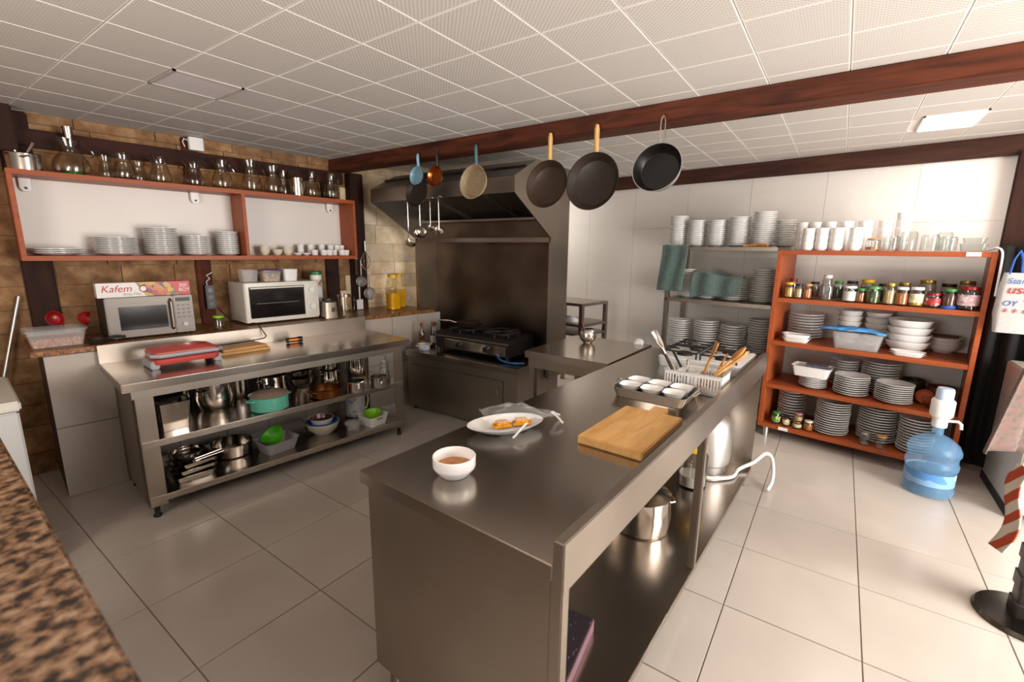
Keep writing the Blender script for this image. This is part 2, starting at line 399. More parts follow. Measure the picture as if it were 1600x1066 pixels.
for r_ in range(8):
    for c_ in range(9):
        zc = .15+.3*r_
        if zc+.15 < CZ+.05: link('wall_tile', wt, wb, (1.6-.6*c_, 0, min(zc, CZ-.12)))
def wall_open(name, mk, x0, x1, z0, z1, a, b, m):   # a wall with one opening, mk(x0,x1,z0,z1) -> box extents
    mb = MB()
    for e in ((x0, a[0], z0, z1), (a[1], x1, z0, z1), (a[0], a[1], z0, b[0]), (a[0], a[1], b[1], z1)):
        if e[1]-e[0] > .001 and e[3]-e[2] > .001: mb.box(*mk(*e))
    return struct(mb.build(name, m))
wall_open('wall_right', lambda a, b, c_, d: (a, b, -3.12, -2.98, c_, d), -1.5, 5.9, -.05, CZ+.05, (.95, 2.95), (-.05, 2.25), PLAST)
wall_open('wall_front', lambda a, b, c_, d: (-1.5, -1.38, a, b, c_, d), -3.2, 4.9, -.05, CZ+.05, (.6, 2.2), (.95, 2.1), PLAST)
t = MB()
for e in ((.89, .95, 0, 2.31), (2.95, 3.01, 0, 2.31), (.89, 3.01, 2.25, 2.31)): t.box(e[0], e[1], -3.14, -2.95, e[2], e[3])
struct(t.build('trim_1', DWOODV))
wn = MB()
for e in ((.6, .66, .95, 2.1), (2.14, 2.2, .95, 2.1), (.66, 2.14, .95, 1.01), (.66, 2.14, 2.04, 2.1), (1.37, 1.43, 1.01, 2.04)): wn.box(-1.46, -1.40, e[0], e[1], e[2], e[3])
wnd = struct(wn.build('window_1', PLW)); MB().box(-1.435, -1.43, .66, 1.37, 1.01, 2.04).build('pane', GLASS, wnd); MB().box(-1.435, -1.43, 1.43, 2.14, 1.01, 2.04).build('pane', GLASS, wnd)
# timbers
def timber(name, mb, m, loc=(0, 0, 0), rz=0): return struct(mb.build(name, m, None, .008, loc, rz))
b1 = timber('beam_1', MB().box(-3.2, 3.9, 0, .17, 2.262, CZ+.004), DWOOD, (2.742, .95, 0), -PI/2+.0)
b1.rotation_euler = (0, 0, -PI/2); b1.location = (2.742, .92, 0)
timber('beam_2', MB().box(-4.5, 3.4, -.06, .01, 2.235, CZ+.004), wood('weathered_wall_beam', '2e1812', '4c2c20', .7, 2.5, (1, 8, 8), True), BK.p(0, -.62, 0), BK.a)
timber('post_1', MB().box(1.20, 1.62, -.07, .02, 0, 2.25), DWOODV, BK.p(0, -.60, 0), BK.a)
timber('beam_3', MB().box(-1.2, 2.15, -.055, .0, 2.15, 2.26), DWOOD2, LW.p(0, 0, 0), LW.a)
for k, (a0, a1, pr, m_, z1) in enumerate(((-.10, .05, .03, DWOODV, 2.36), (.855, .965, .03, RWOODV, 2.36), (1.935, 2.07, .03, DWOODV, 2.2), (2.19, 2.33, .11, DWOODV, 2.262))):
    timber('post_%d' % (k+2), MB().box(a0, a1, -pr, .0, 0, z1), m_, LW.p(0, 0, 0), LW.a)
timber('post_7', MB().box(-.30, -.02, -.16, .0, 2.1, CZ), DWOODV, LW.p(0, 0, 0), LW.a)
# masonry bench along the stone wall
LEDGE = spots('speckled_brown_ledge', '8a5a30', ['6d4526', 'a8743f', '4e3018'], 90, .35)
bn = struct(MB().box(-.10, 2.78, -.56, -.02, 0, .905).build('bench_base', P('dark_bench_end', '4a3422', .8, 0, .2, 8, bump=.3), None, 0, LW.p(0, 0, 0), LW.a))
bt = MB().box(-.148, .148, -.004, .004, -.223, .223).mesh('bench_tile', P('bench_tile', 'b6aa9e', .3, 0, .03, 3, rnd=True), .001)
for r_ in range(2):
    for c_ in range(10): o = link('bench_tile', bt, bn, (.05+.3*c_-.002+.0, -.564, .225+.45*r_)); o.scale = (1, 1, 1)
led = struct(MB().box(-.15, 2.80, -.59, -.018, .905, .935).build('bench_ledge', LEDGE, None, .003, LW.p(0, 0, 0), LW.a))
# ------------------------------------------------------------------ crockery kit
def plate_mesh(name, R, m=CER, h=.02):
    return MB().lathe([(0, .002), (.55*R, 0), (.62*R, .003), (R, h-.003), (R*1.0, h), (.97*R, h), (.62*R, .007), (0, .006)], 30).mesh(name, m)
def bowl_prof(R, h, foot=.5, t=.004):
    return [(0, .003), (foot*R, 0), (foot*R*1.02, .004), (.86*R, .45*h), (R, h), (R-t, h), (.86*R-t, .47*h), (foot*R*.9, .010), (0, .008)]
def stack(name, cat, me, p, n, dz, what, where, group, jit=.002, scale=1):
    for k in range(n):
        o = link(name, me, None, (p[0]+random.uniform(-jit, jit), p[1]+random.uniform(-jit, jit), p[2]+k*dz), random.uniform(0, 6))
        tag(o, '%s %s %s' % (ordn(n-1-k), what, where), cat, group)
# ------------------------------------------------------------------ left counter
def steel_table(name, label, loc, rz, L, D, H, shelves, lip=.05, upst=0, side=True, leg=.085, top_mat=None):
    t = thing(name, label, 'table', loc, rz); x, y = L/2, D/2
    MB().box(-x, x, -y, y, H-lip, H).build('worktop', top_mat or STEELH, t, .003)
    MB().box(-x+.04, x-.04, -y+.03, -y+.045, H-lip-.05, H-lip).build('front_rail', STEEL, t)
    if upst: MB().box(-x, x, y-.015, y, H, H+upst).build('upstand', STEEL, t, .002)
    for sx in (-1, 1):
        for sy in (-1, 1):
            mb = MB(); e = sx*(x-.05); f_ = sy*(y-.035)
            mb.box(min(e, e-sx*leg), max(e, e-sx*leg), min(f_, f_-sy*.004), max(f_, f_-sy*.004), .075, H-lip)
            mb.box(min(e, e-sx*.004), max(e, e-sx*.004), min(f_, f_-sy*leg), max(f_, f_-sy*leg), .075, H-lip)
            lg = mb.build('leg', STEEL, t)
            MB().lathe([(0, 0), (.02, 0), (.022, .012), (.014, .02), (.016, .1), (0, .1)], 12).build('foot', BLK, lg, 0, (e-sx*.035, f_-sy*.035, 0))
    for z in shelves: MB().box(-x+.055, x-.055, -y+.03, y-.03, z-.038, z).build('shelf', STEELH, t, .002)
    if side:
        MB().box(-x+.05, -x+.055, -y+.04, y-.04, .08, H-lip).build('side_panel', STEEL, t)
    return t
ct_ = steel_table('steel_worktable', 'long steel worktable with two shelves under the wall shelf', LW.p(1.055, .945, 0), LW.a, 1.84, .68, .825, (.135, .47), .048, .115)
def Lp(px, py, off): return LW.hit(px, py, off)
def onL(a, off, z): return LW.p(a, off, z)
# wall shelf
ws = thing('wall_shelf', 'orange laminate wall shelf with white back on the stone wall', 'shelf', LW.p(0, 0, 0), LW.a)
MB().box(-.10, 2.12, -.30, -.035, 1.955, 1.985).build('top_board', ORANGE, ws, .002)
MB().box(-.10, 2.12, -.30, -.035, 1.45, 1.48).build('bottom_board', ORANGE, ws, .002)
for a in (-.10, 2.095): MB().box(a, a+.025, -.30, -.035, 1.48, 1.955).build('side_panel', ORANGE, ws, .002)
MB().box(1.15, 1.175, -.298, -.045, 1.48, 1.955).build('divider', ORANGE, ws, .002)
MB().box(-.075, 2.095, -.045, -.035, 1.48, 1.955).build('back_panel', P('white_backboard', 'd9d2ca', .45, 0, .02, 2), ws)
for a in (-.05, .86, 1.95):
    h = MB().loft([(.06, .03, .008, 1.90), (.06, .03, .008, 1.955)]).prism([(-.03, 1.90), (-.015, 1.875), (.015, 1.875), (.03, 1.90)], -.015, .015)
    hh = h.build('cabinet_hanger', PLW, ws, .002, (a+.035, -.07, 0)); hh['label'] = 'white plastic cabinet hanger'
    MB().cyl((0, -.016, 1.895), (0, -.020, 1.895), .008, None, 12).build('screw_hole', BLK, hh)
ZS = 1.48; G1 = 'plates on the orange wall shelf'
for a, R, n, dz, wh in ((.075, .132, 3, .012, 'in low stack at left end of wall shelf'), (.368, .122, 10, .0115, 'in wide stack second along wall shelf'), (.628, .106, 14, .0135, 'in tallest stack on wall shelf'), (.845, .089, 10, .0140, 'in short narrow stack on wall shelf'), (1.06, .079, 12, .0150, 'in stack beside wall shelf divider')):
    stack('dinner_plate', 'plate', plate_mesh('dinner_plate', R), LW.p(a, .165, ZS), n, dz, 'white plate from top', wh, G1)
# small bowls and cups, right bay
cb = MB().lathe(bowl_prof(.042, .05, .5, .003), 24).mesh('cream_bowl', CREAM)
for px, n, wh in ((414, 2, 'nearest the divider on wall shelf'), (434, 1, 'standing between two cream bowl stacks on wall shelf'), (450, 2, 'beside the small white bowls on wall shelf')):
    a = Lp(px, 395, .16)[1]; stack('cream_bowl', 'bowl', cb, LW.p(a, .16, ZS), n, .026, 'cream bowl from top', wh, 'cream bowls on the wall shelf', .0002)
sb = MB().lathe(bowl_prof(.038, .022, .5, .003), 20).mesh('sauce_bowl', CER)
for px, wh in ((466, 'low white sauce bowl near the cream bowls on wall shelf'), (479, 'low white sauce bowl in front of the white cups on wall shelf')):
    tag(link('sauce_bowl', sb, None, LW.p(Lp(px, 397, .2)[1], .2, ZS)), wh, 'bowl', 'sauce bowls on the wall shelf')
cup = MB().lathe([(0, .003), (.022, 0), (.026, .006), (.029, .05), (.0265, .05), (.023, .008), (0, .007)], 18).mesh('coffee_cup', CER)
k = 0
for px, off, n in ((470, .12, 2), (486, .12, 2), (492, .21, 1), (503, .12, 2), (506, .22, 1), (515, .23, 1), (522, .20, 1), (517, .12, 2), (527, .12, 2), (534, .2, 1), (535, .11, 2), (541, .22, 1)):
    a = Lp(px, 395, off)[1]; k += 1
    for q_ in range(n):
        tag(link('coffee_cup', cup, None, LW.p(min(a, 2.06), off, ZS+.044*q_)), '%s white coffee cup, %s from the divider on wall shelf' % ('upper' if q_ else 'lower', ordn(k-1) if k > 1 else 'nearest'), 'cup', 'white cups on the wall shelf')
# glassware along the top of the wall shelf
ZT = 1.985
def jug(label, a, off, h, R, neck, handle=1, m=JUGG, name='glass_jug', facing=0, spout=True):
    R *= 1.18; neck *= 1.32; h *= 1.08
    t = thing(name, label, 'jug', LW.p(a, off, ZT), LW.a+facing, 'glass jugs on the wall shelf top')
    prof = [(0, .004), (R*.72, 0), (R*.95, h*.10), (R, h*.25), (R*.88, h*.42), (neck, h*.66), (neck*.95, h*.78), (neck*1.2, h), (neck*1.2-.003, h), (neck*.95-.003, h*.78), (neck-.003, h*.66), (R*.88-.003, h*.42), (R-.004, h*.25), (R*.9, h*.11), (0, .012)]
    mb = MB().lathe(prof, 24)
    if spout:
        mb.v = [Vector((v.x-(.35*neck*max(0, (v.z-h*.86)/(h*.14)) if v.x < -neck*.75 else 0), v.y, v.z)) for v in mb.v]
    mb.build('body', m, t)
    if handle:
        pts = [(neck*1.1+R*.55*math.sin(PI*k/8)*(1.1), 0, h*.92-(h*.55)*k/8) for k in range(9)]
        MB().tube(pts, .007, 8).build('handle', m, t)
    return t
def aT(px): return Lp(px, 285, .15)[1]
jb = jug('largest glass jug, with a green base, beside the steel pot', aT(117), .15, .21, .085, .038)
MB().lathe([(0, 0), (.05, 0), (.052, .012), (0, .012)], 20).build('green_base', P('green_glass_base', '1c8a3a', .2), jb, 0, (0, 0, .012))
cupm = MB().lathe([(0, .0), (.022, 0), (.03, .07), (.028, .07), (.02, .004), (0, .004)], 18)
one('steel_cup', 'small steel cup standing in the mouth of the largest jug', 'cup', cupm, POT, LW.p(aT(117)+.005, .15, ZT+.23))
for px, off, h, R, nk, hd, lb in ((172, .08, .15, .042, .026, 1, 'small glass jug behind the first wide necked carafe'), (196, .17, .165, .058, .036, 0, 'wide necked glass carafe, first after the largest jug'), (222, .09, .14, .045, .028, 1, 'small glass jug behind and between two carafes'), (252, .16, .17, .058, .036, 0, 'wide necked glass carafe, second after the largest jug'), (304, .16, .165, .058, .033, 1, 'glass carafe with a small handle below the white junction box'), (348, .15, .205, .066, .036, 1, 'tall glass jug right of the junction box'), (393, .15, .235, .066, .036, 1, 'tallest slim glass jug above the shelf divider'), (427, .15, .215, .066, .036, 0, 'handleless glass carafe next to the steel kettle'), (449, .07, .20, .05, .03, 1, 'narrow glass jug half hidden behind the steel kettle'), (488, .14, .215, .06, .032, 1, 'glass jug just right of the steel kettle'), (517, .15, .215, .06, .034, 1, 'glass jug last on the shelf top near the post')):
    jug(lb, aT(px), off, h, R, nk, hd, facing=random.uniform(-.4, .4))
t = thing('steel_kettle', 'small steel pitcher with black handle among the glass jugs', 'pitcher', LW.p(aT(460), .2, ZT), LW.a)
MB().lathe([(0, 0), (.05, 0), (.051, .004), (.046, .14), (.048, .15), (.045, .15), (.043, .14), (.046, .01), (0, .01)], 24).build('body', POT, t)
MB().tube([(.046, 0, .135), (.075, 0, .13), (.08, 0, .10), (.072, 0, .05), (.048, 0, .03)], .008, 8).build('handle', BLK, t)
t = thing('saucepan', 'steel pot holding utensils at the left end of the shelf top', 'pot', LW.p(-.005, .15, ZT), LW.a)
MB().lathe([(0, 0), (.075, 0), (.08, .006), (.082, .10), (.085, .104), (.079, .10), (.077, .008), (0, .008)], 28).build('body', POT, t)
MB().tube([(.02, -.079, .08), (.014, -.105, .085), (.0, -.112, .08), (-.014, -.105, .078), (-.02, -.079, .078)], .005, 8).build('handle', POT, t)
for k, (dx, dy, tx, ty) in enumerate(((.02, .035, -.09, .0), (.0, .0, -.05, .0), (-.02, -.035, .07, .0))):
    one('steel_utensil', ('leftmost', 'middle', 'rightmost')[k]+' steel utensil handle sticking out of the shelf top pot', 'utensil', MB().tube([(dx, dy, .012), (dx+tx*.6, dy+ty*.6, .12), (dx+tx, dy+ty, .17)], [.006, .007, .009], 8), POT, LW.p(-.005, .15, ZT), LW.a, 'utensils in the shelf top pot')
t = thing('junction_box', 'white plastic junction box on the wall near the ceiling', 'box', LW.p(.945, .06, 2.268), LW.a)
MB().loft([(.10, .05, .012, 0), (.10, .05, .012, .092)]).build('cover', PLW, t, .003)
MB().tube([(-.05, .01, .07), (-.075, .0, .075), (-.085, .0, .05), (-.07, .01, .02)], .004, 6).build('cable', PLW, t)
# ------------------------------------------------------------------ on the ledge
ZL = .935
t = thing('microwave_oven', 'steel fronted microwave oven on the ledge under the film box', 'microwave', LW.p(.46, .30, ZL+.0), LW.a)
MB().box(-.24, .24, -.15, .19, .012, .275).build('casing', P('dark_grey_casing', '3a342f', .5, .3), t, .006)
MWS = steel('microwave_steel', '6f6862', .42)
MB().box(-.24, .125, -.168, -.15, .012, .275).build('door', MWS, t, .005)
MB().box(-.175, .085, -.170, -.166, .06, .215).build('window', P('dark_oven_glass', '1d1a18', .12, 0, .2, 5), t)
MB().tube([(.108, -.17, .045), (.108, -.20, .06), (.108, -.20, .235), (.108, -.17, .25)], .009, 8).build('handle', STEEL, t)
cp = MB().box(.125, .24, -.168, -.15, .012, .275).build('control_panel', MWS, t, .004)
MB().box(.140, .225, -.170, -.167, .232, .258).build('display', BLK, cp)
bt_ = MB().box(-.008, .008, -.002, .002, -.005, .005).mesh('button', P('grey_button', '6a6560', .4))
for r_ in range(4):
    for c_ in range(3): link('button', bt_, cp, (.152+.03*c_, -.169, .205-.028*r_))
MB().lathe([(0, 0), (.016, 0), (.015, .012), (0, .012)], 18).build('knob', POT, cp).matrix_local = T(.182, -.168, .072) @ RM('X', 90)
for sx in (-.2, .2):
    for sy in (-.12, .15): MB().cyl((sx, sy, 0), (sx, sy, .014), .012).build('foot', BLK, t)
# cling film box with its print
t = thing('film_box', 'cling film carton with red lettering lying on the microwave', 'carton', LW.p(.452, .37, ZL+.275), LW.a)
q = NT('film_box_print'); q.b.inputs['Roughness'].default_value = .4
tc = q.n('ShaderNodeTexCoord'); sp = q.n('ShaderNodeSeparateXYZ'); q.l(tc.outputs['Object'], sp.inputs[0])
ad = q.n('ShaderNodeMath', operation='MULTIPLY_ADD'); q.l(sp.outputs[2], ad.inputs[0]); ad.inputs[1].default_value = .55; q.l(sp.outputs[0], ad.inputs[2])
vo = q.n('ShaderNodeTexVoronoi', Scale=38.0); q.l(tc.outputs['Object'], vo.inputs['Vector'])
sc_ = q.n('ShaderNodeSeparateColor'); q.l(vo.outputs['Color'], sc_.inputs[0])
veg = q.ramp(sc_.outputs[0], [(0, lin('b3402a')), (.3, lin('c9a13a')), (.5, lin('7d8a3a')), (.7, lin('5a3550')), (1, lin('c23a2a'))])
def step(v, at):
    m_ = q.n('ShaderNodeMath', operation='GREATER_THAN'); q.l(v, m_.inputs[0]); m_.inputs[1].default_value = at; return m_.outputs[0]
m1 = q.n('ShaderNodeMix', data_type='RGBA'); q.l(step(ad.outputs[0], .0), m1.inputs[0]); m1.inputs[6].default_value = lin('dcd5cf'); q.l(veg, m1.inputs[7])
m2 = q.n('ShaderNodeMix', data_type='RGBA'); q.l(step(ad.outputs[0], .185), m2.inputs[0]); q.l(m1.outputs[2], m2.inputs[6]); m2.inputs[7].default_value = lin('c02a26')
q.l(m2.outputs[2], q.b.inputs['Base Color'])
MB().box(-.255, .255, -.045, .045, 0, .095).build('carton', q.m, t, .002)
def text(s, size, m, parent, loc, rx=90, shear=0, name='lettering'):
    cu = bpy.data.curves.new(name, 'FONT'); cu.body = s; cu.size = size; cu.extrude = .0004; cu.shear = shear
    o = bpy.data.objects.new(name, cu); C.objects.link(o); dg = bpy.context.evaluated_depsgraph_get(); dg.update()
    me = bpy.data.meshes.new_from_object(o.evaluated_get(dg)); bpy.data.objects.remove(o)
    me.materials.clear(); me.materials.append(m)
    o = link(name, me, parent, loc); o.rotation_euler = (math.radians(rx), 0, 0); return o
REDI = P('red_ink', 'b0231d', .5); GREYI = P('grey_ink', '8a847e', .5); WHI = P('white_ink', 'ece8e4', .5)
MB().tube([(-.013+.02*math.cos(2*PI*i/20), -.0455, .052+.02*math.sin(2*PI*i/20)) for i in range(20)], .003, 6, True).build('round_logo', REDI, t)
MB().cyl((-.013, -.0452, .052), (-.013, -.0459, .052), .017, None, 20).build('logo_ground', WHI, t)
text('Kafem', .062, REDI, t, (-.235, -.0458, .036), 90, .25)
text('Streç Film', .024, GREYI, t, (-.125, -.0458, .012), 90, .2)
text('300', .034, WHI, t, (.188, -.0458, .055)); text('BOY', .034, WHI, t, (.186, -.0458, .024))
# toaster oven
t = thing('toaster_oven', 'cream white toaster oven with black glass door on the ledge', 'oven', LW.p(1.365, .22, ZL), LW.a)
MB().loft([(.60, .36, .02, .014), (.60, .36, .02, .33)]).build('casing', P('cream_enamel', 'd8d2c6', .35, 0, .02, 3), t, .004)
d_ = MB().box(-.265, .165, -.196, -.18, .05, .30).build('door', P('dark_oven_glass_door', '171412', .1, 0, .3, 4), t, .004)
MB().box(-.26, .16, -.198, -.1965, .285, .296).build('door_handle', P('cream_enamel_handle', 'cfc8bb', .4), d_)
MB().loft([(.125, .012, .005, .03), (.125, .012, .005, .315)]).build('control_panel', P('cream_panel', 'd5cfc4', .4, 0, .02), t, 0, (.232, -.183, 0))
for z_ in (.26, .115): MB().lathe([(0, 0), (.026, 0), (.024, .018), (0, .018)], 20).build('knob', PLW, t).matrix_local = T(.232, -.189, z_) @ RM('X', 90)
MB().box(-.22, .12, -.1975, -.1965, .165, .168).build('rack_wire', POT, d_)
ZO = ZL+.33
def tub(name, label, cat, w_, d, h, m, loc, rz=0, group=None, taper=.85, lid=None, t_=.003, r_=.015, fill=None):
    tt = thing(name, label, cat, loc, rz, group)
    MB().loft([(w_*taper, d*taper, r_, 0), (w_, d, r_*1.2, h), (w_+.012, d+.012, r_*1.4, h), (w_+.012, d+.012, r_*1.4, h-.004), (w_+.001, d+.001, r_*1.2, h-.004)][:3]+[(w_-2*t_, d-2*t_, r_, h-.001), (w_*taper-2*t_, d*taper-2*t_, r_, t_)]).build('body', m, tt)
    if lid: MB().loft([(w_+.016, d+.016, r_*1.4, h), (w_+.016, d+.016, r_*1.4, h+.010), (w_-.01, d-.01, r_, h+.013)]).build('lid', lid, tt)
    if fill: MB().loft([(w_*taper-.008, d*taper-.008, r_, .004), (w_*(taper+(1-taper)*fill[1])-.008, d*(taper+(1-taper)*fill[1])-.008, r_, h*fill[1])]).build('contents', fill[0], tt)
    return tt
NUTS = spots('nuts', 'b98a5a', ['8d5f38', 'd8b98c', '6d4426'], 120, .6, .5)
tub('food_container', 'clear plastic container on the toaster oven, left of three', 'container', .13, .12, .10, CLEARP, LW.p(1.16, .24, ZO), LW.a)
tub('food_container', 'clear container of nuts with purple lid on the toaster oven', 'container', .155, .12, .085, CLEARP, LW.p(1.325, .25, ZO), LW.a, lid=P('purple_lid', '6a4a86', .35), fill=(NUTS, .8))
tub('food_container', 'white plastic container on the toaster oven, right of three', 'container', .12, .12, .10, PLW, LW.p(1.485, .24, ZO), LW.a)
# clear storage box of lentils with red bowls
LENT = spots('mixed_lentils', 'b06a44', ['8a3f2a', 'd8b083', 'c98a6a'], 130, .7, .4)
t = tub('storage_box', 'clear storage box of lentils at the left end of the ledge', 'box', .27, .20, .10, CLEARP, LW.p(-.02, .40, ZL), LW.a, lid=CLEARP, fill=(LENT, .55))
RGL = glass('red_glass', 'b8202a', 1.5, .7)
for k, (dx, dy, rx) in enumerate(((.0, .03, 70), (.13, -.03, 100))):
    o = one('red_bowl', ('red glass bowl lying on the lentil box lid', 'red glass bowl tipped over near the microwave end of the box')[k], 'bowl', MB().lathe(bowl_prof(.046, .045), 24), RED, (0, 0, 0))
    p = LW.p(-.03+dx, .38+dy, ZL+.113+.044); o.matrix_world = Matrix.Translation(p) @ RM('Z', 20+40*k) @ RM('X', rx)
t = thing('black_frying_pan', 'small black pan lying on the ledge beside the microwave', 'pan', LW.p(.155, .50, ZL), LW.a)
MB().lathe([(0, 0), (.04, 0), (.055, .03), (.052, .03), (.038, .004), (0, .004)], 24).build('body', NONST, t)
MB().tube([(.05, -.01, .025), (.09, -.02, .035), (.14, -.02, .03)], .009, 8).build('handle', BLK, t)
def jar(name, label, loc, R, h, content, lidm, lvl=.8, group=None, rz=0, label_m=None, seg=20, gm=None):
    t = thing(name, label, 'jar', loc, rz, group)
    MB().lathe([(0, 0), (R*.92, 0), (R, .006), (R, h*.78), (R*.8, h*.88), (R*.8, h*.9), (R*.76, h*.9), (R*.94, h*.78), (R*.94, .01), (0, .008)], seg).build('glass', gm or GLASS, t)
    if content: MB().lathe([(0, .010), (R*.92, .010), (R*.92, h*.78*lvl), (0, h*.78*lvl)], seg).build('contents', content, t)
    if lidm: MB().lathe([(0, h*.86), (R*.86, h*.86), (R*.88, h*.87), (R*.88, h*.985), (R*.82, h), (0, h)], seg).build('lid', lidm, t)
    if label_m: MB().lathe([(R*1.004, h*.2), (R*1.012, h*.2), (R*1.012, h*.66), (R*1.004, h*.66)], seg).build('paper_label', label_m, t)
    return t
jar('glass_jar', 'empty glass jar with lime green lid beside the toaster oven', LW.p(Lp(343, 513, .45)[1], .45, ZL), .04, .105, None, LIME)
# power strip with cables
t = thing('power_strip', 'black power strip hanging on the reddish wall post', 'power strip', LW.p(.925, .05, 1.05), LW.a)
MB().box(-.03, .03, -.022, .018, 0, .19).build('body', BLK, t, .004)
for k in range(3): MB().cyl((0, -.022, .04+.055*k), (0, -.026, .04+.055*k), .019, None, 16).build('socket', P('socket_black', '0b0a09', .3), t)
MB().tube([(-.01, 0, .19), (-.015, -.01, .22), (.01, -.015, .245), (-.01, -.01, .27), (.03, -.005, .29)], .004, 6).build('white_cable', PLW, t)
one('black_cable', 'black power cable looping from the ledge onto the worktable', 'cable', MB().hose([LW.p(.96, .09, 1.06), LW.p(1.0, .3, .96), LW.p(1.02, .52, .965), LW.p(1.06, .60, .975), LW.p(1.09, .66, .91), LW.p(1.085, .69, .875), LW.p(.98, .72, .870), LW.p(.8, .74, .866), LW.p(.70, .72, .866)], .004, 6), BLK)
# blender, its jug, canister
t = thing('blender', 'steel blender motor base with round dial on the ledge', 'blender', LW.p(1.735, .42, ZL), LW.a)
MB().loft([(.13, .14, .02, 0), (.125, .135, .02, .03), (.115, .12, .02, .14), (.10, .10, .03, .15)]).build('motor_housing', STEEL, t)
MB().lathe([(0, .15), (.05, .15), (.045, .175), (0, .175)], 20).build('coupling', BLK, t)
MB().lathe([(0, 0), (.022, 0), (.020, .014), (0, .014)], 20).build('dial', POT, t).matrix_local = T(.01, -.062, .075) @ RM('X', 90)
t = thing('blender_jug', 'glass blender jug with steel rim next to its base', 'jug', LW.p(1.905, .40, ZL), LW.a)
MB().lathe([(0, .0), (.05, 0), (.052, .02), (.06, .17), (.062, .19), (.058, .19), (.056, .17), (.047, .02), (0, .012)], 24).build('body', JUGG, t)
MB().lathe([(.0625, .175), (.065, .175), (.065, .195), (.0625, .195)], 24).build('rim', POT, t)
MB().tube([(.06, 0, .165), (.095, 0, .16), (.10, 0, .11), (.09, 0, .05), (.055, 0, .04)], .009, 8).build('handle', JUGG, t)
t = thing('canister', 'white canister with green lid behind the blender base', 'canister', LW.p(1.745, .20, ZL), LW.a)
MB().lathe([(0, 0), (.048, 0), (.05, .004), (.05, .37), (0, .37)], 24).build('body', PLW, t)
MB().lathe([(0, .37), (.053, .37), (.053, .40), (.045, .405), (0, .405)], 24).build('lid', P('dark_green_lid', '2e6b34', .4), t)
MB().lathe([(.0505, .26), (.0512, .26), (.0512, .33), (.0505, .33)], 24).build('printed_band', spots('printed_band', 'd9cfc4', ['b06a6a', '7a8a5a', 'c9b0a0'], 40), t)
# oil bottles
for k, (a, off, lv) in enumerate(((2.50, .30, .55), (2.665, .16, .62))):
    t = thing('oil_bottle', ('square ribbed bottle of sunflower oil with yellow lid on the ledge', 'second ribbed oil bottle, behind the yellow lidded one')[k], 'bottle', LW.p(a, off, ZL), LW.a, 'oil bottles on the ledge')
    secs = []
    for i in range(15):
        z_ = .02*i; e = 0 if i % 2 else .006
        secs.append((.125+e-.02*(max(0, i-11)/3), .125+e-.02*(max(0, i-11)/3), .03, z_))
    MB().loft(secs+[(.08, .08, .039, .31), (.08, .08, .039, .33)]).build('bottle', glass('oil_bottle_plastic%d' % k, 'fbf8ee', 1.4, .97), t)
    MB().loft([(.118, .118, .028, .004), (.12, .12, .028, .30*lv)]).build('oil', OIL, t)
    MB().lathe([(0, .325), (.05, .325), (.05, .352), (.044, .356), (0, .356)], 20).build('lid', YEL, t)
# tools hanging on the post by the corner
def hang(name, label, cat, a, z, off=.135): return thing(name, label, cat, LW.p(a, off, z), LW.a, 'tools hanging on the corner post')
t = hang('balloon_whisk', 'wire balloon whisk hanging on the dark corner post', 'whisk', 2.30, 1.40)
MB().tube([(0, 0, .22), (0, 0, .12)], .009, 8).build('handle', POT, t)
for k in range(5):
    a_ = PI*k/5; MB().tube([(.045*math.cos(a_)*math.sin(PI*i/10), .045*math.sin(a_)*math.sin(PI*i/10), .12-.2*(i/10)) for i in range(11)]+[(-.045*math.cos(a_)*math.sin(PI*i/10), -.045*math.sin(a_)*math.sin(PI*i/10), .12-.2*(i/10)) for i in range(10, -1, -1)], .0018, 5).build('wire', POT, t)
for k, (a, z_, R) in enumerate(((2.24, 1.22, .055), (2.30, 1.10, .06))):
    t = hang('strainer', ('upper wire strainer hanging on the corner post', 'lower round strainer hanging on the corner post')[k], 'strainer', a, z_, (.14, .185)[k])
    MB().tube([(R*math.cos(2*PI*i/20), 0, R*math.sin(2*PI*i/20)) for i in range(20)], .004, 6, True).build('rim', POT, t)
    MB().ball((0, 0, 0), R*.96, 18, 1).build('mesh_bowl', frosted('wire_mesh%d' % k, '8f8a84', .5), t).scale = (1, .45, 1)
    MB().tube([(0, 0, R), (0, -.004, R+.16)], .005, 8).build('handle', POT, t)
t = hang('spatula', 'white slotted spatula hanging lowest on the corner post', 'spatula', 2.215, .94)
MB().box(-.035, .035, -.003, .003, 0, .10).build('blade', PLW, t, .002)
MB().tube([(0, 0, .10), (0, 0, .28)], .007, 8).build('handle', PLW, t)
t = hang('peeler', 'pale blue handled knife hanging at top of the corner post', 'knife', 2.20, 1.41, .13)
MB().box(-.012, .012, -.003, .003, -.12, .03).build('blade', POT, t); MB().loft([(.028, .02, .008, .03), (.022, .018, .008, .16)]).build('handle', SKYB, t)
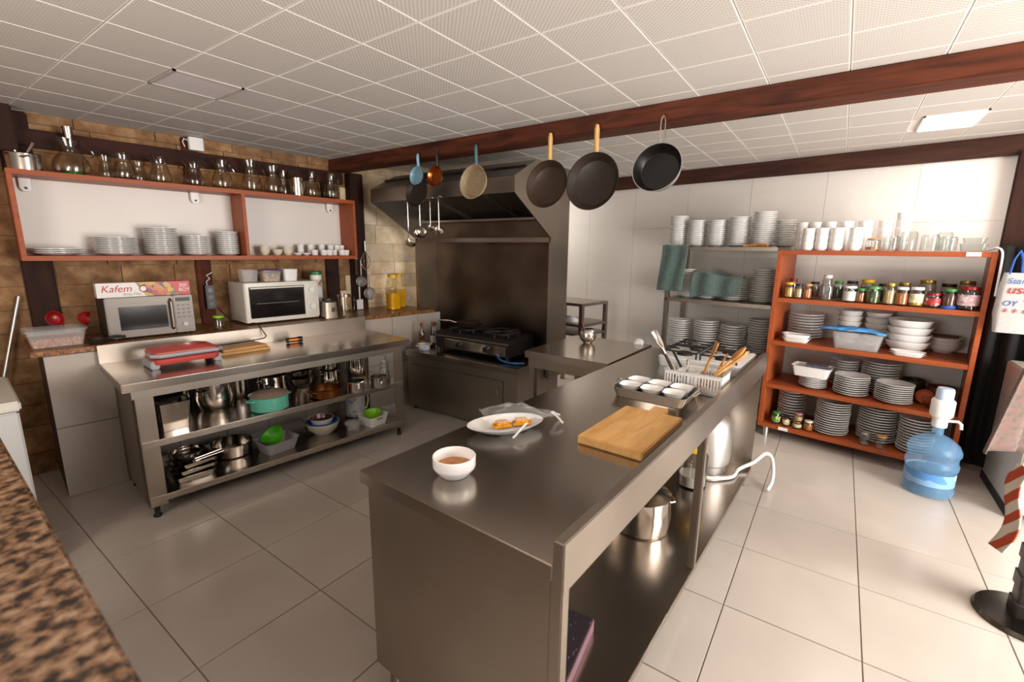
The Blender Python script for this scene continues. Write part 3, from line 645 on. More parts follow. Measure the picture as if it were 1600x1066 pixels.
# ------------------------------------------------------------------ on the steel worktable
ZW = .825
t = thing('sandwich_press', 'coral red sandwich press with grey handle on the worktable', 'press', LW.p(.50, .93, ZW), LW.a+.03)
for sx in (-1, 1): MB().box(sx*.165-.022, sx*.165+.022, -.10, .10, 0, .05).build('side_foot', PLG, t, .006)
MB().loft([(.33, .25, .03, .028), (.34, .26, .03, .04), (.34, .26, .03, .058), (.33, .25, .03, .062)]).build('lower_shell', CORAL, t)
MB().loft([(.31, .24, .03, .062), (.31, .24, .03, .070)]).build('grill_plate', BLK, t)
MB().loft([(.33, .25, .03, .070), (.34, .26, .03, .078), (.33, .25, .03, .10), (.22, .16, .03, .115)]).build('upper_shell', CORAL, t)
MB().tube([(-.175, -.02, .08), (-.18, -.12, .085), (-.15, -.155, .085), (0, -.165, .088), (.15, -.155, .085), (.18, -.12, .085), (.175, -.02, .08)], .012, 8).build('handle', PLG, t)
def cutting_board(name, label, w_, d, h, loc, rz, m=BOARD, grip=.1):
    t = thing(name, label, 'cutting board', loc, rz)
    MB().box(-w_/2, w_/2, -d/2, d/2, 0, h).build('board', m, t, .004)
    if grip: MB().box(w_/2-.002, w_/2+grip, -d*.12, d*.12, .0, h).build('grip', m, t, .004)
    return t
cutting_board('cutting_board', 'thin wooden cutting board lying on the left worktable', .34, .24, .018, LW.p(.865, .79, ZW), LW.a+.02, grip=0)
cutting_board('cutting_board', 'second thin board stacked on the board of the left worktable', .30, .22, .014, LW.p(.875, .77, ZW+.0182), LW.a+.1, grip=0)
t = thing('spice_grinder', 'small copper coloured pepper grinder lying on the worktable', 'grinder', LW.p(1.26, .78, ZW+.021), LW.a-.05)
for n_, x0, x1, R, m_ in (('cap', -.055, -.04, .02, BLK), ('body', -.04, .03, .018, COPPER), ('grinding_head', .03, .06, .021, BLK)): MB().cyl((x0, 0, 0), (x1, 0, 0), R, None, 18).build(n_, m_, t)
# ------------------------------------------------------------------ pots on the worktable shelves
ZM, ZB = .47, .135
def pot_prof(R, h, t=.003, belly=0): return [(0, 0), (R*.93, 0), (R, .008), (R*(1+belly), h*.45), (R, h-.004), (R+.005, h), (R-t, h-.001), (R*(1+belly)-t, h*.45), (R*.93, .008), (0, .006)]
def pot(name, label, loc, R, h, m=POT, rz=0, handles=2, lid=None, belly=0, hm=None, knob=None, group=None, cat='pot', long=None):
    t = thing(name, label, cat, loc, rz, group)
    MB().lathe(pot_prof(R, h, .003, belly), 30).build('body', m, t)
    for s in ((-1, 1) if handles == 2 else (1,) if handles == 1 else ()):
        MB().tube([(s*R*.98, -.03, h*.78), (s*(R+.022), -.026, h*.8), (s*(R+.03), 0, h*.8), (s*(R+.022), .026, h*.8), (s*R*.98, .03, h*.78)], .005, 8).build('handle', hm or m, t)
    if long: MB().tube([(R*.97, 0, h*.85), (R+.05, 0, h*.9), (R+long, 0, h*.95)], [.008, .009, .011], 8).build('handle', hm or BLK, t)
    if lid:
        l_ = MB().lathe([(R+.004, h), (R+.006, h+.004), (R*.7, h+.022), (.02, h+.034), (0, h+.034), (0, h+.031), (.02, h+.031), (R*.7, h+.019), (R, h+.001)], 30).build('lid', lid, t)
        MB().lathe([(0, h+.033), (.010, h+.033), (.009, h+.045), (.021, h+.05), (.019, h+.062), (0, h+.064)], 16).build('lid_knob', knob or BLK, l_)
    return t
def at(px, py, z): return Zp(px, py, z)
tub('deep_steel_tray', 'deep rectangular steel pan at the left of the middle shelf', 'pan', .17, .26, .17, POT, LW.p(.375, 1.03, ZM), LW.a, taper=.9, r_=.02)
t = thing('black_baking_pan', 'black oval pan lying in the deep steel tray', 'pan', LW.p(.37, 1.03, ZM+.172), LW.a)
MB().lathe([(0, 0), (.07, 0), (.085, .03), (.082, .03), (.068, .005), (0, .005)], 24, 1, 1.4).build('body', NONST, t)
pot('round_pot', 'large bellied steel pot behind the deep tray on the middle shelf', LW.p(.66, .88, ZM), .105, .19, belly=.12, handles=2, rz=.6)
pot('round_pot', 'steel pot second from left at back of the middle shelf', LW.p(.46, .80, ZM), .09, .20, handles=0)
pot('round_pot', 'narrow steel pot behind the mint casserole', LW.p(.85, .735, ZM), .07, .20, handles=1)
pot('round_pot', 'bright steel pot right behind the mint casserole lid', LW.p(1.04, .86, ZM), .10, .155, handles=2, rz=.4)
pot('mint_casserole', 'mint green casserole with glass lid and black knob', at(422, 638, ZM), .118, .10, MINT, LW.a+.2, 2, frosted('lid_glass', '9a8474', .78), knob=BLK)
for k, (z_, R) in enumerate(((0, .10), (.062, .095), (.125, .09))):
    tag(link('steel_mixing_bowl', MB().lathe(bowl_prof(R, .085, .6, .002), 28).mesh('steel_mixing_bowl', POT), None, LW.p(1.265, .82, ZM+z_)), ('bottom', 'middle', 'top')[k]+' steel mixing bowl of the stack behind the copper pan', 'bowl', 'stacked steel bowls on the middle shelf')
t = thing('copper_pan', 'brown copper pan with brass handles on the middle shelf', 'pan', at(510, 618, ZM), LW.a+.3)
MB().lathe(pot_prof(.115, .062, .004), 32).build('body', steel('aged_copper', '7c4a26', .35, (1, 1, 10), var=.15), t)
for s in (-1, 1): MB().tube([(s*.112, -.03, .05), (s*.145, -.028, .06), (s*.15, 0, .062), (s*.145, .028, .06), (s*.112, .03, .05)], .006, 8).build('handle', BRASS, t)
MB().lathe([(0, .004), (.108, .006), (.106, .01), (0, .01)], 28).build('dark_inside', NONST, t)
pot('round_pot', 'lower small steel pot of the stacked pair behind the copper pan', LW.p(1.50, .82, ZM), .07, .10, handles=2)
pot('round_pot', 'upper small steel pot stacked behind the copper pan', LW.p(1.50, .82, ZM+.106), .062, .085, handles=2)
pot('milk_pot', 'small steel pot without lid right of the copper pan', at(557, 612, ZM), .062, .085, handles=0)
pot('milk_pot', 'small wide rimmed steel pot nearest the grater', at(592, 604, ZM), .066, .085, belly=.06, handles=0)
pot('round_pot', 'bellied steel pot at back right of the middle shelf', LW.p(1.76, .80, ZM), .085, .19, belly=.1, handles=0)
t = thing('box_grater', 'steel box grater standing at the right end of middle shelf', 'grater', LW.p(1.83, 1.12, ZM), LW.a+.2)
MB().loft([(.085, .06, .006, 0), (.055, .035, .006, .16)], cap0=False).build('grating_body', spots('grater_holes', 'b9b2aa', ['8a847c', '5b564f'], 150, .3, .6), t)
MB().loft([(.058, .038, .008, .16), (.05, .03, .008, .175)]).build('top_cap', PLG, t)
MB().tube([(-.022, 0, .172), (-.02, 0, .20), (0, 0, .212), (.02, 0, .20), (.022, 0, .172)], .006, 8).build('handle', PLG, t)
# bottom shelf
for k in range(3):
    tub('steel_oven_tray', ('bottom', 'middle', 'top')[k]+' steel oven tray of the stack at left of the low shelf', 'tray', .22-.01*k, .26-.01*k, .035, POT, LW.p(.44+.01*k, 1.05, ZB+.037*k), LW.a+.06*k, 'steel trays on the low shelf', .92, r_=.02)
pot('steel_lid_pan', 'round steel lid lying on the tray stack', LW.p(.44, 1.02, ZB+.113), .085, .03, handles=0, cat='lid')
one('kitchen_tongs', 'steel tongs lying across the tray stack', 'tongs', MB().tube([(-.06, -.01, .0), (.10, -.015, .006)], .006, 8).tube([(-.06, .02, .0), (.10, .012, .012)], .006, 8).box(-.075, -.055, -.012, .024, -.006, .006), POT, LW.p(.50, 1.16, ZB+.122), LW.a+.15)
pot('shallow_pan', 'shallow steel pan in the middle left of the low shelf', LW.p(.72, .92, ZB), .125, .085, handles=2, rz=.5)
t = tub('grey_tub', 'grey plastic tub holding the green colander', 'tub', .24, .19, .085, PLG, at(434, 702, ZB), LW.a+.12, taper=.8, r_=.025)
p = at(434, 702, ZB)
q = NT('perforated_green_plastic'); q.b.inputs['Base Color'].default_value = lin('58d01e'); q.b.inputs['Roughness'].default_value = .35
wv = q.n('ShaderNodeTexWave', Scale=40.0); q.l(q.coords(), wv.inputs['Vector']); q.l(q.ramp(wv.outputs['Fac'], [(.2, lin('3fa012')), (.5, lin('66dd28'))]), q.b.inputs['Base Color'])
o = one('green_colander', 'bright green plastic colander leaning in the grey tub', 'colander', MB().lathe(bowl_prof(.074, .075, .55), 30, 1.05, 1), q.m, (0, 0, 0)); o.matrix_world = Matrix.Translation(Vector((p.x+.005, p.y+.002, p.z+.066))) @ RM('Z', -20) @ RM('Y', -32) @ RM('X', 8)
p = at(505, 676, ZB)
one('mixing_bowl', 'large cream mixing bowl on the low shelf', 'bowl', MB().lathe(bowl_prof(.125, .095, .5, .005), 36), CREAM, p)
one('mixing_bowl', 'blue bowl nested inside the large cream bowl', 'bowl', MB().lathe(bowl_prof(.112, .07, .5), 36), BLUEP, (p.x, p.y, p.z+.032))
q = NT('white_bowl_brown_inside'); gz = q.n('ShaderNodeNewGeometry'); q.b.inputs['Roughness'].default_value = .2; nz = q.n('ShaderNodeTexNoise', Scale=6.0); q.l(q.coords(), nz.inputs['Vector']); q.l(q.ramp(nz.outputs['Fac'], [(.2, lin('cfc8c0')), (.8, lin('e2ddd6'))]), q.b.inputs['Base Color'])
o = thing('mixing_bowl', 'white bowl with brown inside tipped into the blue bowl', 'bowl', (p.x-.005, p.y, p.z+.058))
MB().lathe(bowl_prof(.088, .07, .5, .004), 32).build('body', q.m, o); MB().lathe([(.038, .0125), (.073, .037), (.0828, .069), (.0818, .069), (.07, .039), (0, .0135)], 32).build('glaze', P('brown_glaze', '5d3530', .2, coat=.4), o)
one('mixing_bowl', 'small cream bowl on the low shelf behind the large cream bowl', 'bowl', MB().lathe(bowl_prof(.075, .045, .5, .004), 28), CREAM, (p.x+.04, p.y+.215, p.z))
t = tub('clear_tub', 'small clear round tub left of the white basket', 'container', .105, .105, .05, CLEARP, at(551, 671, ZB), 0, taper=.8, r_=.05, lid=CLEARP)
p = at(583, 662, ZB)
t = thing('white_basket', 'white plastic basket with cut out grips holding a lime bowl', 'basket', p, LW.a+.12)
MB().loft([(.15, .15, .02, 0), (.18, .19, .025, .085), (.19, .20, .027, .088), (.173, .183, .022, .084), (.143, .143, .018, .004)]).build('body', PLW, t)
MB().box(-.03, .03, -.096, -.088, .055, .07).build('grip_slot', P('slot_shade', '8a8a80', .6), t, .003)
one('lime_bowl', 'lime green plastic bowl inside the white basket', 'bowl', MB().lathe(bowl_prof(.07, .06), 28), LIME, (p.x, p.y, p.z+.048))
t = thing('enamel_jug', 'white jug with floral print behind the white basket', 'jug', LW.p(1.70, .85, ZB), LW.a)
MB().lathe(pot_prof(.085, .19), 28).build('body', spots('floral_white', 'd9d6d2', ['d9d6d2', '9aa6b8', 'd0cdc9'], 30, .3, thr=.8), t)
MB().tube([(.08, 0, .17), (.12, 0, .17), (.13, 0, .11), (.11, 0, .04), (.08, 0, .03)], .008, 8).build('handle', CER, t)
tub('food_box', 'clear food box with lid at the right end of low shelf', 'container', .13, .11, .065, CLEARP, at(612, 648, ZB), LW.a+.05, lid=CLEARP, taper=.9)
# ------------------------------------------------------------------ extractor hood over the stove
HX, HY, HWD = 2.925, 2.05, 1.66
hd = thing('extractor_hood', 'large steel extractor hood with side panels over the stove', 'hood', (HX, HY, 0), 0)
side = [(0, 1.975), (0, 2.095), (.30, 2.25), (.86, 2.25), (.86, 1.65), (.56, 1.65)]
for y_ in (0, HWD-.012):
    MB().prism(side, y_, y_+.012).build('canopy_side', STEEL, hd)
    MB().box(.56, .86, y_, y_+.012, .40, 1.65).build('side_panel', STEEL, hd)
    MB().box(.555, .575, y_-.004 if y_ == 0 else y_-.02, y_+.022, .42, 1.655).build('corner_trim', STEEL, hd)
MB().box(0, .012, .012, HWD-.012, 1.975, 2.095).build('front_lip', STEEL, hd, .002)
MB().prism([(0, 2.095), (.30, 2.25), (.302, 2.24), (.012, 2.088)], .012, HWD-.012).build('sloping_front', STEEL, hd)
MB().box(.30, .86, .012, HWD-.012, 2.24, 2.25).build('top_panel', STEEL, hd)
MB().box(.85, .86, .012, HWD-.012, .40, 2.24).build('back_panel', steel('shade_toned_steel', '75685a', .32, var=.2), hd)  # darker steel colour stands in for the dim reflections inside the hood
FILT = steel('filter_steel', '8a8178', .4)
MB().prism([(.16, 2.19), (.17, 2.20), (.80, 1.86), (.79, 1.85)], .012, HWD-.012).build('filter_panel', FILT, hd)
for y_ in (.45, 1.05): MB().prism([(.05, 2.02), (.05, 2.05), (.76, 1.87), (.76, 1.84)], y_, y_+.025).build('cross_bar', FILT, hd)
MB().box(.70, .85, .012, HWD-.012, 1.825, 1.845).build('gutter_rail', STEEL, hd)
MB().box(.555, .60, .012, HWD-.012, 1.62, 1.66).build('header_rail', STEEL, hd)
for k, (y_, zt, zb, R) in enumerate(((3.19, 1.97, 1.585, .052), (3.04, 1.965, 1.67, .06), (2.915, 1.965, 1.715, .036), (2.815, 1.965, 1.69, .045))):
    t = thing('ladle', ('longest hanging steel ladle at the left under the hood lip', 'steel ladle with broad shining bowl under the hood lip', 'smallest steel ladle under the hood lip', 'steel skimmer spoon at the right of the hanging ladles')[k], 'ladle', (2.915, y_, 0), 0, 'ladles hanging from the hood lip')
    MB().tube([(.0055, 0, zt+.024), (-.004, 0, zt+.018), (-.010, 0, zt+.006), (-.008, 0, zt-.03), (-.006, 0, zb+.05), (-.004, .0, zb+.02)], .004, 8).build('handle', POT, t)
    o = MB().lathe([(0, -R*.75), (R*.6, -R*.6), (R*.93, -R*.2), (R, 0), (R-.003, 0), (R*.9, -R*.2), (R*.58, -R*.57), (0, -R*.71)], 22).build('bowl', POT, t)
    o.matrix_local = T(-.004, (-.02, .0, .0, 0)[k], zb+.02) @ RM('Z', 30*k) @ RM('Y', (25, -50, -40, -60)[k])
# ------------------------------------------------------------------ stove bench and stove
ST = thing('stove_table', 'low steel cabinet with a door carrying the black gas stove', 'cabinet', (3.01, 2.05, 0), math.radians(2))
MB().box(.0, .74, .015, 1.30, .54, .59).build('worktop', STEELH, ST, .003)
MB().box(.03, .74, .02, 1.30, .03, .54).build('carcass', STEEL, ST)
d_ = MB().box(.012, .03, .16, 1.26, .06, .46).build('door', STEEL, ST, .003)
MB().tube([(.012, .20, .33), (-.006, .20, .34), (-.008, .20, .40), (.012, .20, .41)], .007, 8).build('handle', POT, d_)
MB().box(.02, .03, .02, 1.26, .465, .54).build('front_rail', STEEL, ST)
MB().box(.015, .03, .02, .155, .03, .465).build('corner_post', STEEL, ST)
for y_ in (.06, 1.24): MB().cyl((.07, y_, 0), (.07, y_, .03), .02).build('foot', BLK, ST)
stv = thing('gas_stove', 'black cast iron gas stove with steel control front', 'stove', (3.17, 2.26, .59), math.radians(1))
MB().box(.0, .40, .0, .86, .03, .19).build('body', IRON, stv, .006)
MB().box(-.012, .0, .03, .74, .045, .13).build('control_panel', POT, stv, .004)
MB().box(-.016, .0, .0, .86, .145, .16).build('front_bar', STEEL, stv, .003)
for y_ in (.24, .56): MB().lathe([(0, 0), (.026, 0), (.022, .025), (0, .025)], 16).build('knob', BLK, stv).matrix_local = T(-.012, y_, .088) @ RM('Y', -90)
for y_ in (.04, .82):
    for x_ in (.04, .36): MB().cyl((x_, y_, 0), (x_, y_, .03), .02).build('foot', BLK, stv)
for y_ in (.22, .62):
    g = MB().lathe([(0, .19), (.06, .19), (.055, .205), (0, .207)], 20).build('burner', IRON, stv, 0, (.20, y_, 0))
    mb = MB()
    for k in range(4):
        a_ = PI*k/4+.2; c_, s_ = math.cos(a_), math.sin(a_); mb.tube([(.17*c_, .17*s_, .19), (.16*c_, .16*s_, .222), (-.16*c_, -.16*s_, .222), (-.17*c_, -.17*s_, .19)], .007, 6)
    mb.tube([(.17*math.cos(2*PI*i/24), .17*math.sin(2*PI*i/24), .222) for i in range(24)], .006, 6, True).build('grate', IRON, stv, 0, (.20, y_, 0))
t = thing('frying_pan', 'dark frying pan with food on the left stove burner', 'pan', (3.37, 2.88, .8205), 2.6)
MB().lathe([(0, 0), (.10, 0), (.135, .045), (.132, .045), (.098, .005), (0, .005)], 28).build('body', NONST, t)
MB().lathe([(0, .004), (.10, .006), (.09, .022), (0, .028)], 20).build('food', P('fried_food', '6e2f1c', .6, 0, .4, 30, bump=.6), t)
MB().tube([(.13, 0, .04), (.2, 0, .065), (.30, 0, .075)], .009, 8).build('handle', POT, t)
one('gas_hose', 'blue gas hose hanging from the right of the stove', 'hose', MB().hose([(3.132, 2.36, .66), (3.125, 2.33, .62), (3.12, 2.26, .604), (3.13, 2.17, .604), (3.17, 2.10, .606)], .009, 8), P('blue_rubber', '2a5f9a', .45))
for k, (x_, y_, h, R, cm, bm_, lb) in enumerate(((3.16, 3.32, .24, .028, RED, glass('sauce_glass', 'd9c9a8', 1.4, .9), 'clear bottle with red cap next to the stove'), (3.26, 3.26, .25, .03, RED, P('dark_sauce', '2a1a14', .15), 'dark sauce bottle with red cap next to the stove'), (3.22, 3.19, .25, .026, BLK, JUGG, 'clear glass bottle with black cap touching the stove'))):
    t = thing('sauce_bottle', lb, 'bottle', (x_, y_, .59), 0, 'bottles left of the stove')
    MB().lathe([(0, 0), (R, 0), (R, h*.58), (R*.4, h*.78), (R*.4, h*.92), (0, h*.92)], 18).build('bottle', bm_, t)
    MB().lathe([(0, h*.9), (R*.5, h*.9), (R*.45, h), (0, h)], 14).build('cap', cm, t)
    if k == 1: MB().lathe([(R*1.01, h*.15), (R*1.02, h*.15), (R*1.02, h*.45), (R*1.01, h*.45)], 18).build('paper_label', PLW, t)
    if k == 0: MB().lathe([(0, .004), (R*.94, .004), (R*.94, .07), (0, .07)], 16).build('contents', YEL, t)
pot('enamel_pot', 'small white pot with blue print on the stove cabinet', (3.08, 3.21, .59), .06, .06, spots('blue_print_enamel', 'dcd9d5', ['dcd9d5', '8fa6c0', 'c9d2da'], 45, .25, thr=.75), 0, 2, hm=CER)
# ------------------------------------------------------------------ corner table joining the island
t2 = thing('side_worktable', 'square steel table between the island and the stove', 'table', (2.664, 1.13, 0), math.radians(-1))
MB().box(0, .79, 0, .64, .80, .85).build('worktop', STEELH, t2, .003)
MB().box(.02, .035, .02, .62, .73, .80).build('front_rail', STEEL, t2)
for x_, y_ in ((.03, .575), (.72, .575), (.03, .03), (.72, .03)): MB().box(x_, x_+.045, y_, y_+.045, 0, .80).build('leg', STEEL, t2, .003)
MB().box(.03, .76, .03, .62, .30, .33).build('shelf', STEEL, t2)
pot('lidded_pan', 'steel lidded pan on the shelf under the corner table', (2.98, 1.47, .33), .13, .09, handles=0, lid=POT)
t = thing('sugar_bowl', 'round steel sugar bowl with a red spoon on the corner table', 'bowl', Zp(918, 536, .85))
MB().lathe([(0, 0), (.03, 0), (.058, .03), (.066, .062), (.058, .095), (.044, .112), (.042, .11), (.056, .093), (.062, .062), (.054, .032), (0, .004)], 28).build('body', POT, t)
MB().tube([(.0, .0, .03), (-.012, .03, .10), (-.018, .045, .155)], [.005, .006, .010], 8, flat=.5).build('spoon', P('dark_red_handle', '5f1d16', .4), t)
# steel sink stand at the back
t = thing('steel_stand', 'small steel stand with a shelf against the white wall behind the hood', 'stand', (4.30, 2.14, 0), math.radians(-8))
MB().box(0, .5, 0, .6, .98, 1.01).build('top', STEEL, t, .003); MB().box(0, .5, 0, .6, .76, .79).build('shelf', STEEL, t)
MB().box(0, .5, 0, .6, .66, .68).build('lower_shelf', STEEL, t)
for x_ in (0, .46):
    for y_ in (0, .56): MB().box(x_, x_+.04, y_, y_+.04, 0, .98).build('leg', STEEL, t)
one('white_cloth', 'crumpled white cloth on the shelf of the steel stand', 'cloth', MB().lathe([(0, 0), (.08, 0), (.065, .03), (.03, .055), (0, .06)], 14, 1, 1.3), SUGAR, (4.47, 2.36, .79))
# ------------------------------------------------------------------ pans hanging from the main beam
def hpan(name, label, y, ztop, R, dp, body, hm, hl, hw=.011, loop=False, cat='pan', tilt=8, inner=None, turn=0, dx=0):
    t = thing(name, label, cat, (2.72+dx, y, ztop), turn, 'pans hanging from the main beam')
    MB().tube([(.025, 0, .005), (.0, 0, .008), (-.012, 0, .0), (-.012, 0, -.012)], .003, 6).build('hook', POT, t)
    if loop: MB().tube([(-.012, -.014, -hl), (-.012, -.012, -.03), (-.012, -.006, -.008), (-.012, .006, -.008), (-.012, .012, -.03), (-.012, .014, -hl)], .004, 8).build('handle', hm, t)
    else: MB().tube([(-.012, 0, -.002), (-.014, 0, -.03), (-.012, 0, -hl*.6), (-.008, 0, -hl)], [hw*.7, hw*1.1, hw, hw*1.15], 10, flat=1.3).build('handle', hm, t)
    prof = [(0, 0), (R*.78, 0), (R*.84, .006), (R, dp), (R-.004, dp), (R*.82, .009), (R*.76, .004), (0, .004)]
    b = MB().lathe(prof, 36).build('body', body, t)
    m4 = T(-.008, 0, -hl-R*.97) @ RM('Y', -90+tilt); b.matrix_local = m4
    if inner:
        c_ = MB().lathe([(0, .0045), (R*.76, .0045), (R*.815, .0095), (R*.99-.004, dp+.0004), (R*.985-.004, dp), (R*.80, .0105), (R*.75, .0055), (0, .0055)], 36).build('coating', inner, t); c_.matrix_local = m4
    return t
hpan('small_pan', 'pale blue small pan hanging leftmost on the main beam', 2.835, 2.285, .072, .03, SKYB, SKYB, .10, .010)
t = hpan('frying_pan', 'dark round pan hanging under the pale blue handle', 2.925, 2.25, .122, .035, NONST, BLK, .128, .008, dx=.085)
hpan('small_pan', 'small copper coloured pan hanging second from left', 2.628, 2.285, .078, .035, COPPER, BLK, .115, .010)
hpan('frying_pan', 'cream speckled pan with teal handle on the main beam', 2.24, 2.285, .122, .045, GRAN, TEAL, .145, .011, inner=P('granite_inside', '9a8668', .45, 0, .2, 90))
hpan('frying_pan', 'brown pan with pale wooden handle left of the largest pan', 1.622, 2.287, .152, .045, NONST, PALEW, .175, .013, inner=P('brown_nonstick', '3a2a1c', .35, 0, .12, 30))
hpan('frying_pan', 'largest dark pan with pale wooden handle on the beam', 1.298, 2.295, .173, .05, NONST, PALEW, .17, .014, inner=P('dark_brown_nonstick', '2e231b', .38, 0, .12, 30))
t = hpan('wok', 'black wok with steel wire handle hanging rightmost on the beam', .90, 2.29, .138, .07, ALU, POT, .165, loop=True, inner=P('black_nonstick', '1a1816', .28, 0, .2, 30), tilt=14)
# ------------------------------------------------------------------ island
isl = thing('steel_island', 'large steel island worktable with raised lip and open lower shelf', 'table', IS.p(0, 0, 0), IS.a)
LI, WI = 2.52, .735          # local x along, y = -v
MB().box(0, LI, -WI, 0, .805, .85).build('worktop', STEELH, isl, .003)
MB().box(0, LI+.02, -WI-.03, -WI, .785, .915).build('raised_lip', STEEL, isl, .003)
MB().box(.012, .03, -WI+.01, -.025, .13, .805).build('end_panel', STEEL, isl, .002)
MB().box(.012, .045, -WI-.022, -WI+.012, .06, .80).build('corner_post', STEEL, isl, .003)
MB().box(LI-.04, LI-.015, -WI-.015, -.02, .10, .805).build('far_panel', STEEL, isl, .002)
MB().box(.03, LI-.02, -.035, -.025, .13, .805).build('back_panel', STEEL, isl)
MB().box(.03, LI-.02, -WI-.018, -.02, .10, .13).build('lower_shelf', STEELH, isl, .002)
MB().box(1.19, 1.225, -WI-.022, -WI+.012, .13, .78).build('middle_post', STEEL, isl, .004)
for x_ in (.06, LI-.06):
    for y_ in (-.06, -WI+.03): MB().lathe([(0, 0), (.022, 0), (.022, .02), (.017, .03), (.017, .11), (0, .11)], 14).build('foot', STEEL, isl, 0, (x_, y_, 0))
ZI = .85
def U(px, py, z=ZI): return Zp(px, py, z)
from mathutils import noise as mn
t = thing('soup_bowl', 'white soup bowl with orange sauce on the near end of the island', 'bowl', U(710, 741))
MB().lathe([(0, .002), (.045, 0), (.048, .004), (.066, .026), (.068, .032), (.068, .062), (.0655, .064), (.063, .062), (.062, .034), (.046, .010), (0, .008)], 40).build('body', CER, t)
MB().lathe([(0, .0095), (.044, .0105), (.0605, .030), (.035, .0325), (0, .034)], 24).build('sauce', FOODO, t)
t = thing('oval_platter', 'white oval platter holding bagged pastries on the island', 'platter', U(790, 672), math.radians(-32))
MB().lathe([(0, .003), (.09, 0), (.10, .004), (.155, .03), (.158, .033), (.152, .033), (.10, .010), (0, .008)], 44, 1, .58).build('dish', CER, t)
p = U(800, 668)
for k, (dx, dy, rz_, lb) in enumerate(((-.01, .01, .3, 'golden pastry lying on the platter inside the bag'), (.05, -.01, -.5, 'golden pastry at the edge of the platter inside the bag'))):
    pm_ = MB().prism([(-.07, -.035), (.06, -.045), (.075, .0), (.02, .05), (-.055, .04)], 0, .012, 'z').prism([(-.05, -.03), (.05, -.03), (.04, .02), (-.04, .03)], .011, .024, 'z')
    pm_.v = [Vector((v.x*.56, v.y*.58, v.z+.003*mn.noise(v*40))) for v in pm_.v]
    one('pastry', lb, 'pastry', pm_, BREAD, U(790, 672)+Vector((math.cos(math.radians(-32)), math.sin(math.radians(-32)), 0))*(-.018, .066)[k]+Vector((0, 0, .0165)), math.radians(-32)+(.1, -.12)[k], 'pastries in the bag', .003)
def crumple(nx, ny, fn, th=0):
    vs = [fn(i/nx, j/ny) for j in range(ny+1) for i in range(nx+1)]
    fs = [(j*(nx+1)+i, j*(nx+1)+i+1, (j+1)*(nx+1)+i+1, (j+1)*(nx+1)+i) for j in range(ny) for i in range(nx)]
    return MB().put(vs, fs)
BAGM = frosted('crinkled_bag_film', 'ece9e6', .2)
def bagfn(u, v):
    x = (u-.5)*.30+.02; y = (v-.5)*.17*(1-.55*max(0, u-.62)/.38)
    h = .03*max(0, 1-((u-.40)/.42)**2)*max(0, 1-((v-.5)/.5)**2)**.6
    return (x, y, .004+max(0, h+.03*max(0, min(1, (.95-u)*3))*.6+.010*mn.noise(Vector((u*9, v*9, 1)))))
pb = thing('plastic_bag', 'clear knotted plastic bag wrapped round the pastries', 'bag', (p.x+.01, p.y-.005, ZI+.037), math.radians(-36))
crumple(26, 16, bagfn).build('film', BAGM, pb, ang=25)
ENDM = frosted('gathered_bag_film', 'ece9e6', .6)
for pts in ([(.16, .0, .012), (.175, .012, .004), (.195, .03, -.02), (.215, .035, -.036)], [(.16, -.005, .012), (.175, -.03, -.006), (.185, -.05, -.03), (.19, -.055, -.036)], [(.02, -.085, .012), (-.01, -.115, .004), (-.04, -.135, -.02), (-.055, -.14, -.036)]):
    MB().hose([(x_, y_, z_*.62) for x_, y_, z_ in pts], .0042, 7).build('twisted_end', ENDM, pb)
for k, (px, py) in enumerate(((858, 688), (846, 690))):
    pass
bd = thing('chopping_board', 'thick pale wooden chopping board with a short grip on the island', 'cutting board', IS.p(.845, .565, ZI), IS.a)
MB().box(-.215, .215, -.125, .125, 0, .032).build('board', BOARD, bd, .004); MB().box(.213, .29, -.04, .025, .002, .030).build('grip', BOARD, bd, .004)
# tray with six bowls
tp = (U(965, 612)+U(1060, 640)+U(1100, 625)+U(1010, 590))/4
tr = tub('steel_tray', 'rectangular steel tray of small white bowls on the island', 'tray', .26, .36, .048, POT, (tp.x-.06, tp.y+.005, ZI), IS.a, taper=.9, r_=.03, t_=.004)
for s in (-1, 1): MB().tube([(-.03, s*.184, .044), (-.025, s*.20, .05), (.025, s*.20, .05), (.03, s*.184, .044)], .004, 6).build('handle', POT, tr)
sbm = MB().loft([(.05, .05, .02, 0), (.098, .098, .03, .046), (.101, .101, .03, .048), (.092, .092, .027, .045), (.046, .046, .018, .005)]).mesh('sauce_dish', CER)
k = 0
for i in range(2):
    for j in range(3):
        q_ = Vector((tp.x-.06, tp.y+.005, ZI+.010)); loc = q_+IS.t*((i-.5)*.112)+IS.n*((j-1)*.108)
        t = thing('sauce_dish', '%s white dish in the %s row of the steel tray' % (('first', 'middle', 'last')[j], ('front', 'back')[i]), 'dish', loc, IS.a+.2*random.uniform(-1, 1), 'small dishes in the steel tray')
        link('body', sbm, t)
        if (i, j) != (0, 0): MB().lathe([(0, .006), (.024, .007), (.028, .013), (.012, .016), (0, .015)], 16).build('sauce', (FOODO, BREAD, BROWN)[k % 3], t)
        k += 1
